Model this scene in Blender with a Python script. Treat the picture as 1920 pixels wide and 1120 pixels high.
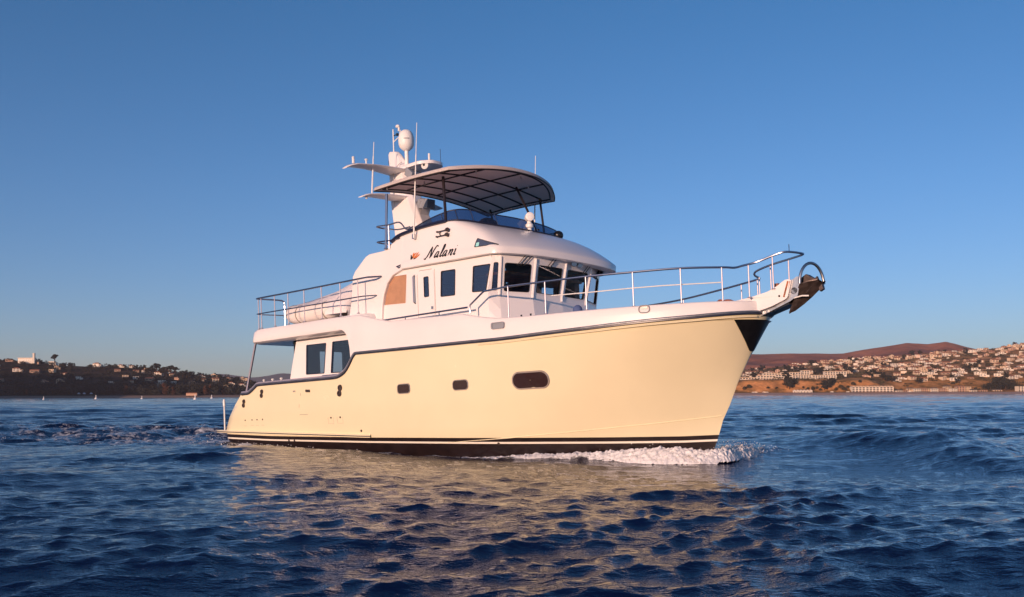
import bpy, bmesh, math, random
import numpy as np
from mathutils import Vector, Matrix, geometry
from mathutils.bvhtree import BVHTree
R = math.radians
sc = bpy.context.scene
for o in list(bpy.data.objects):
    bpy.data.objects.remove(o)

# ------------------------------------------------------------------ camera, sky, sun, exposure
EYE = 1.416
cam = bpy.data.cameras.new('camera')
cam.sensor_width = 36.0
cam.lens = 33.75
cam.shift_y = 0.0943
cam.clip_start = 0.1
cam.clip_end = 60000
cam_o = bpy.data.objects.new('camera', cam)
sc.collection.objects.link(cam_o)
cam_o.matrix_world = Matrix.Translation((0, 0, EYE)) @ Matrix.Rotation(R(90), 4, 'X') @ Matrix.Rotation(R(-0.25), 4, 'Z')
sc.camera = cam_o

SUN_EL, SUN_ROT = 6.0, 211.5
world = bpy.data.worlds.new('World')
sc.world = world
world.use_nodes = True
wn = world.node_tree
sky = wn.nodes.new('ShaderNodeTexSky')
sky.sky_type = 'NISHITA'
sky.sun_disc = False
sky.sun_elevation = R(SUN_EL)
sky.sun_rotation = R(SUN_ROT)
sky.air_density, sky.dust_density, sky.ozone_density = 0.7, 0.5, 3.0
wb = wn.nodes.new('ShaderNodeMix')                      # white balance of the camera
wb.data_type = 'RGBA'
wb.blend_type = 'MULTIPLY'
wb.inputs['Factor'].default_value = 1.0
geo = wn.nodes.new('ShaderNodeTexCoord')
sxyz = wn.nodes.new('ShaderNodeSeparateXYZ')
wn.links.new(geo.outputs['Generated'], sxyz.inputs[0])
grd = wn.nodes.new('ShaderNodeValToRGB')                # lilac low down, deeper blue aloft
for k, (p_, c_) in enumerate(((0.0, (1.12, 0.95, 1.00)), (0.07, (1.10, 0.97, 1.02)), (0.20, (0.92, 1.00, 1.08)), (0.38, (0.66, 0.98, 1.08)))):
    e_ = grd.color_ramp.elements[k] if k < 2 else grd.color_ramp.elements.new(p_)
    e_.position = p_
    e_.color = (*c_, 1)
wn.links.new(sxyz.outputs['Z'], grd.inputs[0])
wn.links.new(grd.outputs[0], wb.inputs['B'])
wn.links.new(sky.outputs[0], wb.inputs['A'])
wn.links.new(wb.outputs['Result'], wn.nodes['Background'].inputs[0])
wn.nodes['Background'].inputs[1].default_value = 0.15

sun = bpy.data.lights.new('sun', 'SUN')
sun.energy = 4.2
sun.angle = R(0.5)
sun.color = (1.0, 0.635, 0.455)
sun_o = bpy.data.objects.new('sun', sun)
sc.collection.objects.link(sun_o)
SUN_DIR = Vector((math.sin(R(SUN_ROT)) * math.cos(R(SUN_EL)), math.cos(R(SUN_ROT)) * math.cos(R(SUN_EL)), math.sin(R(SUN_EL))))
sun_o.rotation_euler = (-SUN_DIR).to_track_quat('-Z', 'Y').to_euler()

sc.view_settings.view_transform = 'Standard'
sc.view_settings.look = 'None'
sc.view_settings.exposure = 0.08
sc.view_settings.gamma = 1.0
sc.render.engine = 'CYCLES'
sc.cycles.use_denoising = True
sc.cycles.max_bounces = 8
sc.cycles.transparent_max_bounces = 16
sc.cycles.volume_bounces = 0
sc.cycles.caustics_reflective = False
sc.cycles.caustics_refractive = False
sc.cycles.sample_clamp_indirect = 6.0

# ------------------------------------------------------------------ materials
def mat(name, col, rough=0.5, metal=0.0, coat=0.0, vary=0.0, vscale=3.0, bump=0.0, bscale=30.0, spec=0.5, col2=None):
    m = bpy.data.materials.new(name)
    m.use_nodes = True
    t = m.node_tree
    b = t.nodes['Principled BSDF']
    b.inputs['Base Color'].default_value = (*col, 1)
    b.inputs['Roughness'].default_value = rough
    b.inputs['Metallic'].default_value = metal
    b.inputs['Coat Weight'].default_value = coat
    b.inputs['Coat Roughness'].default_value = 0.08
    b.inputs['Specular IOR Level'].default_value = spec
    if vary or bump or col2:
        tc = t.nodes.new('ShaderNodeTexCoord')
    if vary or col2:
        n = t.nodes.new('ShaderNodeTexNoise')
        n.inputs['Scale'].default_value = vscale
        n.inputs['Detail'].default_value = 6
        t.links.new(tc.outputs['Object'], n.inputs['Vector'])
        r = t.nodes.new('ShaderNodeValToRGB')
        lo = col2 if col2 else tuple(c * (1 - vary) for c in col)
        r.color_ramp.elements[0].color = (*lo, 1)
        r.color_ramp.elements[1].color = (*col, 1)
        r.color_ramp.elements[0].position = 0.35
        r.color_ramp.elements[1].position = 0.62
        t.links.new(n.outputs['Fac'], r.inputs['Fac'])
        t.links.new(r.outputs['Color'], b.inputs['Base Color'])
        mr = t.nodes.new('ShaderNodeMapRange')
        mr.inputs['To Min'].default_value = max(0.02, rough - 0.06)
        mr.inputs['To Max'].default_value = rough + 0.08
        t.links.new(n.outputs['Fac'], mr.inputs['Value'])
        t.links.new(mr.outputs['Result'], b.inputs['Roughness'])
    if bump:
        n2 = t.nodes.new('ShaderNodeTexNoise')
        n2.inputs['Scale'].default_value = bscale
        n2.inputs['Detail'].default_value = 4
        t.links.new(tc.outputs['Object'], n2.inputs['Vector'])
        bp = t.nodes.new('ShaderNodeBump')
        bp.inputs['Strength'].default_value = bump
        bp.inputs['Distance'].default_value = 0.02
        t.links.new(n2.outputs['Fac'], bp.inputs['Height'])
        t.links.new(bp.outputs['Normal'], b.inputs['Normal'])
    return m

def glass(name, tint, refl=1.0, rough=0.02, body=None, bodyw=0.0):
    m = bpy.data.materials.new(name)
    m.use_nodes = True
    t = m.node_tree
    t.nodes.remove(t.nodes['Principled BSDF'])
    out = t.nodes['Material Output']
    tr = t.nodes.new('ShaderNodeBsdfTransparent')
    tr.inputs[0].default_value = (*tint, 1)
    gl = t.nodes.new('ShaderNodeBsdfGlossy')
    gl.inputs['Roughness'].default_value = rough
    gl.inputs[0].default_value = (0.9 * refl, 0.95 * refl, 1.0 * refl, 1)
    fr = t.nodes.new('ShaderNodeFresnel')
    fr.inputs[0].default_value = 1.5
    mx = t.nodes.new('ShaderNodeMixShader')
    t.links.new(fr.outputs[0], mx.inputs[0])
    src = tr.outputs[0]
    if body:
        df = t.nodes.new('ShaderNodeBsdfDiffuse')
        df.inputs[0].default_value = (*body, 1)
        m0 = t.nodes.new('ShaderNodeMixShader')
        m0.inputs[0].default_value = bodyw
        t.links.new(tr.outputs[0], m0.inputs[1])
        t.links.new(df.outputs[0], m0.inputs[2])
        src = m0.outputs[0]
    t.links.new(src, mx.inputs[1])
    t.links.new(gl.outputs[0], mx.inputs[2])
    t.links.new(mx.outputs[0], out.inputs[0])
    return m

M = dict(
    white=mat('white_gelcoat', (0.82, 0.785, 0.775), 0.3, coat=0.4, vary=0.04, vscale=0.8),
    whitemat=mat('white_painted_metal', (0.80, 0.79, 0.77), 0.45, vary=0.04),
    cream=mat('cream_gelcoat', (0.80, 0.722, 0.49), 0.24, coat=0.6, vary=0.035, vscale=0.9),
    stripe=mat('white_stripe', (0.80, 0.76, 0.66), 0.35),
    bottom=mat('dark_bottom_paint', (0.020, 0.012, 0.012), 0.35, vary=0.4, vscale=4),
    steel=mat('stainless_steel', (0.40, 0.41, 0.47), 0.30, metal=1.0),
    post=mat('polished_post', (0.40, 0.38, 0.45), 0.38, metal=0.3),
    steelmatte=mat('brushed_stainless', (0.55, 0.55, 0.57), 0.35, metal=1.0, vary=0.2, vscale=9),
    navy=mat('navy_trim', (0.012, 0.016, 0.045), 0.35, coat=0.3),
    black=mat('black_plate', (0.012, 0.012, 0.013), 0.3, vary=0.4, vscale=8),
    rubber=mat('black_rubber', (0.015, 0.015, 0.017), 0.6),
    wood=mat('cherry_wood_lining', (0.55, 0.19, 0.085), 0.4, vary=0.5, vscale=5),
    dark=mat('dark_interior', (0.03, 0.02, 0.018), 0.7),
    tan=mat('tan_mesh_fabric', (0.46, 0.25, 0.15), 0.85, vary=0.15, vscale=5, bump=0.5, bscale=6),
    canvas=mat('white_canvas', (0.82, 0.76, 0.76), 0.8, vary=0.08, vscale=2, bump=0.5, bscale=5),
    hyp=mat('white_inflatable_fabric', (0.80, 0.74, 0.70), 0.6, vary=0.06),
    canopyunder=mat('canopy_lining', (0.80, 0.68, 0.63), 0.8, vary=0.06, vscale=3),
    bronze=mat('dark_frame_tube', (0.035, 0.025, 0.028), 0.35, metal=0.5),
    orange=mat('orange_petal', (0.62, 0.17, 0.03), 0.5),
    seam=mat('panel_seam', (0.30, 0.27, 0.22), 0.6),
    gap=mat('pale_door_gap', (0.38, 0.35, 0.33), 0.6),
    anchor=mat('galvanised_anchor', (0.10, 0.075, 0.07), 0.45, metal=0.5, vary=0.5, vscale=10),
    seat=mat('brown_seat_vinyl', (0.06, 0.028, 0.022), 0.5),
    grey=mat('grey_plastic', (0.25, 0.27, 0.31), 0.5),
    blue=mat('blue_fabric', (0.07, 0.11, 0.25), 0.8),
    glass=glass('tinted_glass', (0.30, 0.36, 0.46)),
    glassclear=glass('clear_glass', (0.72, 0.78, 0.84)),
    glassdark=glass('painted_sky_glass', (0.50, 0.54, 0.62), body=(0.04, 0.075, 0.17), bodyw=0.5),  # blue diffuse body paints the sky's reflection into the panes
)
def canvas_mat(name, col, thru, w):
    m = bpy.data.materials.new(name)
    m.use_nodes = True
    t = m.node_tree
    t.nodes.remove(t.nodes['Principled BSDF'])
    d = t.nodes.new('ShaderNodeBsdfDiffuse'); d.inputs[0].default_value = (*col, 1)
    l = t.nodes.new('ShaderNodeBsdfTranslucent'); l.inputs[0].default_value = (*thru, 1)
    x = t.nodes.new('ShaderNodeMixShader'); x.inputs[0].default_value = w
    t.links.new(d.outputs[0], x.inputs[1]); t.links.new(l.outputs[0], x.inputs[2])
    t.links.new(x.outputs[0], t.nodes['Material Output'].inputs[0])
    return m
M['canopyunder'] = canvas_mat('canopy_lining_canvas', (0.80, 0.64, 0.58), (0.95, 0.74, 0.66), 0.6)
M['canopytop'] = canvas_mat('canopy_top_canvas', (0.82, 0.78, 0.77), (0.95, 0.80, 0.72), 0.5)
M['glasssky'] = glass('lounge_glass', (0.62, 0.70, 0.80), body=(0.05, 0.09, 0.17), bodyw=0.35)  # blue diffuse share paints reflected sky into the lounge panes
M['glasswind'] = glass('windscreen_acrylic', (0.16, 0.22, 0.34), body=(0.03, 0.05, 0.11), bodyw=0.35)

# ------------------------------------------------------------------ mesh builder
class MB:
    def __init__(s):
        s.v, s.f, s.m = [], [], []
    def add(s, vs, fs, m=0):
        o = len(s.v)
        s.v += [tuple(p) for p in vs]
        s.f += [tuple(i + o for i in f) for f in fs]
        s.m += [m] * len(fs)
        return s
    def box(s, a, b, m=0):
        (x0, y0, z0), (x1, y1, z1) = a, b
        vs = [(x0, y0, z0), (x1, y0, z0), (x1, y1, z0), (x0, y1, z0), (x0, y0, z1), (x1, y0, z1), (x1, y1, z1), (x0, y1, z1)]
        return s.add(vs, [(0, 3, 2, 1), (4, 5, 6, 7), (0, 1, 5, 4), (1, 2, 6, 5), (2, 3, 7, 6), (3, 0, 4, 7)], m)
    def obox(s, c, ax, ay, az, m=0):
        c, ax, ay, az = Vector(c), Vector(ax), Vector(ay), Vector(az)
        vs = [c + i * ax + j * ay + k * az for k in (-1, 1) for (i, j) in ((-1, -1), (1, -1), (1, 1), (-1, 1))]
        return s.add(vs, [(0, 3, 2, 1), (4, 5, 6, 7), (0, 1, 5, 4), (1, 2, 6, 5), (2, 3, 7, 6), (3, 0, 4, 7)], m)
    def tube(s, pts, r, n=8, m=0, closed=False, caps=True):
        P = [Vector(p) for p in pts]
        k = len(P)
        rr = r if isinstance(r, (list, tuple)) else [r] * k
        T = []
        for i in range(k):
            a = P[(i - 1) % k] if (closed or i > 0) else P[i]
            b = P[(i + 1) % k] if (closed or i < k - 1) else P[i]
            T.append((b - a).normalized())
        u = T[0].orthogonal().normalized()
        vs = []
        for i in range(k):
            u = (u - T[i] * u.dot(T[i]))
            u = u.normalized() if u.length > 1e-6 else T[i].orthogonal().normalized()
            w = T[i].cross(u)
            for j in range(n):
                a = 2 * math.pi * j / n
                vs.append(P[i] + (u * math.cos(a) + w * math.sin(a)) * rr[i])
        fs = []
        for i in range(k if closed else k - 1):
            for j in range(n):
                a, b = i * n + j, i * n + (j + 1) % n
                c, d = ((i + 1) % k) * n + (j + 1) % n, ((i + 1) % k) * n + j
                fs.append((a, b, c, d))
        if caps and not closed:
            fs.append(tuple(range(n - 1, -1, -1)))
            fs.append(tuple((k - 1) * n + j for j in range(n)))
        return s.add(vs, fs, m)
    def lathe(s, prof, c, axis=(0, 0, 1), n=20, m=0):
        ax = Vector(axis).normalized()
        u = ax.orthogonal().normalized()
        w = ax.cross(u)
        c = Vector(c)
        vs = []
        for (r, z) in prof:
            for j in range(n):
                a = 2 * math.pi * j / n
                vs.append(c + ax * z + (u * math.cos(a) + w * math.sin(a)) * max(r, 1e-4))
        fs = [(i * n + j, i * n + (j + 1) % n, (i + 1) * n + (j + 1) % n, (i + 1) * n + j) for i in range(len(prof) - 1) for j in range(n)]
        fs.append(tuple(range(n - 1, -1, -1)))
        fs.append(tuple((len(prof) - 1) * n + j for j in range(n)))
        return s.add(vs, fs, m)
    def ell(s, c, r, n=14, k=9, m=0):
        vs, fs = [], []
        for i in range(k + 1):
            p = math.pi * i / k
            for j in range(n):
                a = 2 * math.pi * j / n
                vs.append((c[0] + r[0] * math.sin(p) * math.cos(a), c[1] + r[1] * math.sin(p) * math.sin(a), c[2] + r[2] * math.cos(p)))
        for i in range(k):
            for j in range(n):
                fs.append((i * n + j, (i + 1) * n + j, (i + 1) * n + (j + 1) % n, i * n + (j + 1) % n))
        return s.add(vs, fs, m)
    def loft(s, rings, closed=True, m=0, cap0=False, cap1=False):
        n = len(rings[0])
        vs = [p for r in rings for p in r]
        fs = []
        for i in range(len(rings) - 1):
            for j in range(n if closed else n - 1):
                fs.append((i * n + j, i * n + (j + 1) % n, (i + 1) * n + (j + 1) % n, (i + 1) * n + j))
        s.add(vs, fs, m)
        if cap0:
            s.poly([rings[0]], lambda p: p, m)
        if cap1:
            s.poly([rings[-1]], lambda p: p, m)
        return s
    def poly(s, loops, fn, m=0):
        L = [[Vector(fn(p)) for p in l] for l in loops]
        tris = geometry.tessellate_polygon(L)
        return s.add([p for l in L for p in l], tris, m)
    def panel(s, outer, holes, fn, t, m=0, mb=None, ms=None):
        """plate with openings; fn(u, v, d) gives the point at depth d"""
        mb = m if mb is None else mb
        ms = m if ms is None else ms
        loops = [outer] + list(holes)
        f2 = geometry.tessellate_polygon([[Vector((p[0], p[1], 0)) for p in l] for l in loops])
        flat = [p for l in loops for p in l]
        s.add([fn(p[0], p[1], 0) for p in flat], f2, m)
        s.add([fn(p[0], p[1], t) for p in flat], f2, mb)
        for l in loops:
            k = len(l)
            vs = [fn(p[0], p[1], 0) for p in l] + [fn(p[0], p[1], t) for p in l]
            s.add(vs, [(i, (i + 1) % k, k + (i + 1) % k, k + i) for i in range(k)], ms)
        return s
    def build(s, name, mats, parent=None, smooth=35, bevel=0.0, weld=True, recalc=True):
        me = bpy.data.meshes.new(name)
        me.from_pydata([tuple(p) for p in s.v], [], s.f)
        mats = mats if isinstance(mats, (list, tuple)) else [mats]
        for m in mats:
            me.materials.append(M[m] if isinstance(m, str) else m)
        me.polygons.foreach_set('material_index', s.m)
        if weld or recalc:
            bm = bmesh.new()
            bm.from_mesh(me)
            if weld:
                bmesh.ops.remove_doubles(bm, verts=bm.verts, dist=0.0004)
            if recalc:
                bmesh.ops.recalc_face_normals(bm, faces=bm.faces)
            bm.to_mesh(me)
            bm.free()
        if smooth:
            me.polygons.foreach_set('use_smooth', [True] * len(me.polygons))
            me.set_sharp_from_angle(angle=R(smooth))
        o = bpy.data.objects.new(name, me)
        sc.collection.objects.link(o)
        if parent is not None:
            o.parent = parent
        if bevel:
            bv = o.modifiers.new('bevel', 'BEVEL')
            bv.width = bevel
            bv.segments = 2
            bv.limit_method = 'ANGLE'
            bv.angle_limit = R(40)
        return o

def tag(o, label, cat=None, group=None, kind=None):
    if label: o['label'] = label
    if cat: o['category'] = cat
    if group: o['group'] = group
    if kind: o['kind'] = kind
    return o

def empty(name, mw):
    o = bpy.data.objects.new(name, None)
    sc.collection.objects.link(o)
    o.matrix_world = mw
    o.empty_display_size = 0.3
    return o

def crom(pts, n=6, closed=False):
    """smooth curve through points"""
    P = [Vector(p) for p in pts]
    out = []
    k = len(P)
    for i in range(k if closed else k - 1):
        p0 = P[i - 1] if (closed or i > 0) else P[i] * 2 - P[i + 1]
        p1, p2 = P[i], P[(i + 1) % k]
        p3 = P[(i + 2) % k] if (closed or i < k - 2) else P[i + 1] * 2 - P[i]
        for j in range(n):
            t = j / n
            out.append(0.5 * ((2 * p1) + (p2 - p0) * t + (2 * p0 - 5 * p1 + 4 * p2 - p3) * t * t + (3 * p1 - p0 - 3 * p2 + p3) * t ** 3))
    if not closed:
        out.append(P[-1])
    return out

def rrect(u0, v0, u1, v1, r, k=4):
    pts = []
    for (cx, cy, a0) in ((u1 - r, v0 + r, -90), (u1 - r, v1 - r, 0), (u0 + r, v1 - r, 90), (u0 + r, v0 + r, 180)):
        for i in range(k + 1):
            a = R(a0 + 90 * i / k)
            pts.append((cx + r * math.cos(a), cy + r * math.sin(a)))
    return pts

def rpoly(poly, r, k=3):
    """round the corners of a 2-D polygon"""
    out = []
    n = len(poly)
    for i in range(n):
        p = Vector(poly[i]); a = Vector(poly[i - 1]); b = Vector(poly[(i + 1) % n])
        da, db = (a - p), (b - p)
        ra = min(r, da.length * 0.45); rb = min(r, db.length * 0.45)
        s0 = p + da.normalized() * ra; s1 = p + db.normalized() * rb
        for j in range(k + 1):
            t = j / k
            q = s0 * (1 - t) ** 2 + p * 2 * t * (1 - t) + s1 * t * t
            out.append((q[0], q[1]))
    return out

# ------------------------------------------------------------------ where the yacht lies: heading, bow-up trim
YAW, TRIM = 40.672, 2.5
BOAT = Matrix.Translation((-0.60176, 24.7784, 0)) @ Matrix.Rotation(R(-YAW), 4, 'Z') @ Matrix.Rotation(R(-TRIM), 4, 'Y')
BOATI = BOAT.inverted()

# ------------------------------------------------------------------ hull form (yacht frame: x forward, y to port, z up)
SZ = [-1.2, -0.6, -0.07, 0.19, 0.66, 0.77, 1.38, 2.02, 2.6, 2.75]
SX = [5.2, 6.1, 6.51, 6.60, 6.77, 6.86, 7.14, 7.50, 7.81, 7.87]
TZ = [-1.0, 0.0, 0.5, 0.8, 1.13, 1.48, 1.80, 2.1]
TX = [-7.6, -8.60, -8.82, -8.84, -8.62, -8.28, -7.90, -7.82]
stem = lambda z: float(np.interp(z, SZ, SX))
tran = lambda z: float(np.interp(z, TZ, TX))
def half(x, z):
    xs, xt = stem(z), tran(z)
    B = float(np.interp(z, [-1.1, -0.9, -0.5, 0.0, 0.5, 1.2, 3.0], [0.15, 0.7, 1.7, 2.2, 2.36, 2.43, 2.45]))
    if x < -2:
        B *= 1 - 0.055 * ((-x - 2) / 6.0) ** 2
    w = min(1, max(0, (z + 0.2) / 2.9)) ** 1.2
    p, q = 1.6 + 0.9 * w, 1.1 - 0.555 * w
    t = max(0.0, (x - 1.0) / (xs - 1.0))
    if t >= 1: return 0.0
    b = B * (1 - t ** p) ** q
    e = (x - xt) / 0.45
    if e < 1:
        b -= 0.28 * (1 - max(0, e)) ** 2.2
    return b
SHX = [-9, -7.86, -7.15, -6.95, -6.68, -3.15, -2.95, -2.72, -2.56, -2.42, -2.34, -2.24, -0.6, 2.7, 4.8, 6.0, 6.9, 7.9]
SHZ = [1.79, 1.79, 1.80, 1.88, 2.02, 2.015, 2.035, 2.12, 2.25, 2.42, 2.52, 2.59, 2.57, 2.54, 2.60, 2.65, 2.68, 2.74]
sheer = lambda x: float(np.interp(x, SHX, SHZ))
boot = lambda x: float(np.interp(x, [-8.7, -6.2, -4.1, -2, 1.7, 3.3, 4.7, 6, 7], [0.56, 0.45, 0.39, 0.33, 0.25, 0.21, 0.17, 0.14, 0.15]))
captop = lambda x: float(np.interp(x, [-3.0, -1.95, -1.7, -1.28, 0.33, 1.65, 2.05, 2.6, 3.5, 7.9], [3.60, 3.56, 3.50, 3.31, 3.27, 3.22, 3.10, 3.02, 3.00, 2.98]))

# ================================================================== THE YACHT
yacht = empty('motor_yacht', BOAT)
tag(yacht, 'large cream hulled trawler yacht with white pilothouse and raised canopy, under way', 'yacht')

# ---- hull
xs_top = sorted(set([round(v, 3) for v in list(np.linspace(-7.86, 4.5, 46)) + list(np.linspace(-3.2, -2.2, 16)) + list(np.linspace(-7.2, -6.6, 8))]))
U = []
for x in xs_top:
    z = sheer(x)
    U.append(((x - tran(z)) / (stem(z) - tran(z)), x))
ulast = U[-1][0]
for k in range(1, 27):
    u = ulast + (1 - ulast) * math.sin(math.pi / 2 * k / 26)
    U.append((u, tran(2.7) + (stem(2.7) - tran(2.7)) * u))
rows = []
ZF = list(np.linspace(0, 1, 17))
cols = []
for (u, x) in U:
    zt = sheer(x)
    bz = boot(tran(.3) + (stem(.3) - tran(.3)) * u)
    zz = [-1.0, -0.7, -0.4, -0.15, bz - 0.022, bz + 0.022, bz + 0.115] + [bz + 0.115 + (zt - bz - 0.115) * f for f in ZF[1:]]
    cols.append([(tran(z) + (stem(z) - tran(z)) * u, half(tran(z) + (stem(z) - tran(z)) * u, z) if u < 1 else 0.0, z) for z in zz])
nr = len(cols[0])
hb = MB()
vs = [(p[0], -p[1], p[2]) for c in cols for p in c] + [(p[0], p[1], p[2]) for c in cols for p in c]
off = len(cols) * nr
for i in range(len(cols) - 1):
    for j in range(nr - 1):
        m = 3 if j < 4 else (1 if j == 4 else (2 if j == 5 else 0))
        a, b, c, d = i * nr + j, (i + 1) * nr + j, (i + 1) * nr + j + 1, i * nr + j + 1
        hb.f += [(a, b, c, d), (off + a, off + d, off + c, off + b)]
        hb.m += [m, m]
for j in range(nr - 1):
    m = 3 if j < 4 else (1 if j == 4 else (2 if j == 5 else 0))
    hb.f.append((j, j + 1, off + j + 1, off + j)); hb.m.append(m)
hb.v = vs
hull = hb.build('hull', ['cream', 'stripe', 'bottom', 'bottom'], yacht, smooth=40)
hull_bvh = BVHTree.FromPolygons([Vector(v) for v in hb.v], hb.f)
def on_hull(x, z, out=0.0):
    """point on the starboard topsides"""
    h = hull_bvh.ray_cast(Vector((x, -6, z)), Vector((0, 1, 0)))
    if h[0] is None:
        return Vector((x, -half(x, z) - out, z)), Vector((0, -1, 0))
    n = h[1]
    if n.y > 0: n = -n
    return h[0] + n * out, n

# sheer line in plan (from the hull form itself)
def rail_line(x0, x1, n, out, dz=0.0):
    pts = []
    for i in range(n + 1):
        x = x0 + (x1 - x0) * i / n
        z = sheer(x)
        pts.append(Vector((x, -(half(x, z) + out), z + dz)))
    return pts
bowx = [7.80 * (1 - (1 - k / 40) ** 1.6 * 1.0) for k in range(1, 41)]
sheer_stbd = []
xl = [-7.86, -7.5, -7.2, -7.1, -7.0, -6.9, -6.8, -6.7, -6.6, -6, -5, -4, -3.4, -3.2, -3.1, -3.0, -2.9, -2.8, -2.7, -2.6, -2.5, -2.42, -2.36, -2.3, -2.24, -2.1, -1.5, -1, -.5, 0, .5, 1, 1.5, 2, 2.5, 3, 3.5, 4, 4.4, 4.8, 5.2, 5.6, 6, 6.3, 6.6, 6.9, 7.1, 7.3, 7.45, 7.6, 7.68, 7.75, 7.79]
for x in xl:
    sheer_stbd.append(Vector((x, -half(x, sheer(x)), sheer(x))))
nose = Vector((stem(2.74), 0, 2.74))
def around(pts, out, dz):
    a = [Vector((p.x + (0.02 if p.x > 7.7 else 0), p.y - out, p.z + dz)) for p in pts]
    b = [Vector((p.x, -p.y, p.z)) for p in reversed(a)]
    return a + [Vector((nose.x + out, 0, nose.z + dz))] + b
rb = MB()
rb.tube(around(sheer_stbd, 0.020, 0.022), 0.027, 8, 0)
rb.tube(around(sheer_stbd, 0.012, -0.012), 0.022, 6, 1)  # dark strip painted in for the dark reflection on the rail's underside
for sg in (-1, 1):
    rb.tube([Vector((p.x, sg * -(p.y - 0.005), p.z + 0.062)) for p in sheer_stbd if p.x < -2.28], 0.026, 8, 2)
M['railgrey'] = mat('worn_rail_steel', (0.36, 0.37, 0.41), 0.34, metal=0.85, vary=0.3, vscale=4)
rub = rb.build('rub_rail', ['railgrey', 'navy', 'post'], yacht)

# cream moulding just below the rail at the bow and a stainless band above it
bm_ = MB()
mould = [Vector((x, -half(x, sheer(x)), sheer(x))) for x in np.linspace(2.0, 7.79, 40)]
bm_.tube([Vector((p.x, p.y - 0.012, p.z - 0.075)) for p in mould], 0.018, 6, 0)
bm_.build('hull_moulding', ['cream'], yacht)

# white cap on the cockpit coaming with three small cleats
ck = MB()
for sgn in (-1, 1):
    line = [Vector((x, sgn * (half(x, sheer(x)) - 0.06), sheer(x) + 0.03)) for x in xl if x <= -2.3]
    ck.loft([[(p.x, p.y - sgn * -0.05, p.z), (p.x, p.y - sgn * -0.05, p.z + 0.03), (p.x, p.y + sgn * -0.12, p.z + 0.03), (p.x, p.y + sgn * -0.12, p.z - 0.5)] for p in line], closed=False)
ck.box((-7.92, -1.9, 1.70), (-7.72, 1.9, 1.83))
ck.build('coaming_cap', ['white'], yacht, bevel=0.0)
dk = MB()
dk.box((-7.7, -2.1, 1.05), (-2.3, 2.1, 1.12))
fd = [Vector((x, -half(x, sheer(x)) + 0.03, 2.60)) for x in xl if x >= -2.3]
n = len(fd)
dk.add([tuple(p) for p in fd] + [(p.x, -p.y, p.z) for p in fd], [(i, i + 1, n + i + 1, n + i) for i in range(n - 1)])
dk.add([(-2.3, -2.3, 1.1), (-2.3, 2.3, 1.1), (-2.3, 2.3, 2.6), (-2.3, -2.3, 2.6)], [(0, 1, 2, 3)])
dk.build('deck', ['white'], yacht, smooth=0)
for x in (-6.45, -6.02, -5.6):
    c = MB()
    y = -half(x, 2.0) + 0.08
    c.tube([(x, y, 2.05), (x, y, 2.15)], 0.025, 8)
    c.ell((x, y, 2.15), (0.045, 0.045, 0.03), 10, 6)
    c.build('rail_fitting', ['whitemat'], yacht)

# ---- swim platform, running forward along the quarter as a spray rail
sp = MB()
def plat_z(x): return float(np.interp(x, [-9.15, -8.6, -1.85], [0.765, 0.745, 0.485]))
ring = []
L = [(-9.46, -1.75), (-9.38, -1.95), (-9.18, -2.12), (-8.85, -2.2)] + [(x, None) for x in np.linspace(-8.3, -1.85, 24)]
for (x, y) in L:
    z = plat_z(x)
    if y is None:
        y = -(half(x, z) + 0.085 * min(1, (-1.80 - x) / 0.3 + 0.1))
    ring.append((x, y, z))
for sgn in (1, -1):
    sp.loft([[(x, sgn * y, z + 0.035), (x, sgn * (y - 0.012), z + 0.02), (x, sgn * (y - 0.012), z - 0.045), (x, sgn * y * 0.9, z - 0.07)] for (x, y, z) in ring], closed=False, m=0)
    sp.tube([(x, sgn * (y - 0.012), z - 0.012) for (x, y, z) in ring], 0.014, 6, 1)
    sp.loft([[(x, sgn * y, z + 0.035), (x, sgn * y * 0.6, z + 0.037)] for (x, y, z) in ring], closed=False, m=0)
sp.box((-9.46, -1.74, 0.70), (-8.2, 1.74, 0.80), 0)
plat = sp.build('swim_platform', ['cream', 'navy'], yacht)
pp = MB()
pp.tube([(-9.02, -1.95, 0.78), (-9.02, -1.95, 1.52)], 0.024, 10, 0)
pp.lathe([(0.0, 0.0), (0.038, 0.01), (0.042, 0.16), (0.025, 0.22), (0.0, 0.23)], (-9.02, -1.95, 1.5), n=12, m=0)
pp.build('fender_post', ['whitemat'], plat)

# ---- hull fittings
def oval_on_hull(name, x0, z0, x1, z1, r, frame, mats, depth=0.015, parent=None):
    b = MB()
    cx, cz = (x0 + x1) / 2, (z0 + z1) / 2
    out = rrect(x0, z0, x1, z1, r, 6)
    inn = rrect(x0 + frame, z0 + frame, x1 - frame, z1 - frame, max(0.01, r - frame), 6)
    A = [on_hull(u, v, 0.002)[0] for u, v in out]
    B = [on_hull(u, v, depth)[0] for u, v in [(cx + (u - cx) * 0.97, cz + (v - cz) * 0.96) for u, v in out]]
    C = [on_hull(u, v, depth)[0] for u, v in inn]
    D = [on_hull(u, v, -0.03)[0] for u, v in inn]
    b.loft([A, B, C, D], True, 0)
    b.loft([[on_hull(cx + (u - cx) * k, cz + (v - cz) * k, 0.004)[0] for u, v in inn] for k in (1.0, 0.8, 0.6, 0.4, 0.2, 0.02)], True, 1)
    return b.build(name, mats, parent or yacht)
M['portglass'] = mat('porthole_glass', (0.035, 0.016, 0.013), 0.08, coat=0.6)
M['portframe'] = mat('porthole_frame', (0.58, 0.49, 0.42), 0.3, metal=0.8)
for (x0, z0, x1, z1, r, fr) in ((2.83, 1.40, 3.74, 1.80, 0.19, 0.035), (1.14, 1.47, 1.63, 1.72, 0.10, 0.022), (-0.74, 1.48, -0.28, 1.73, 0.09, 0.022)):
    oval_on_hull('porthole', x0, z0, x1, z1, r, fr, ['portframe', 'portglass'], 0.014, hull)
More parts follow.
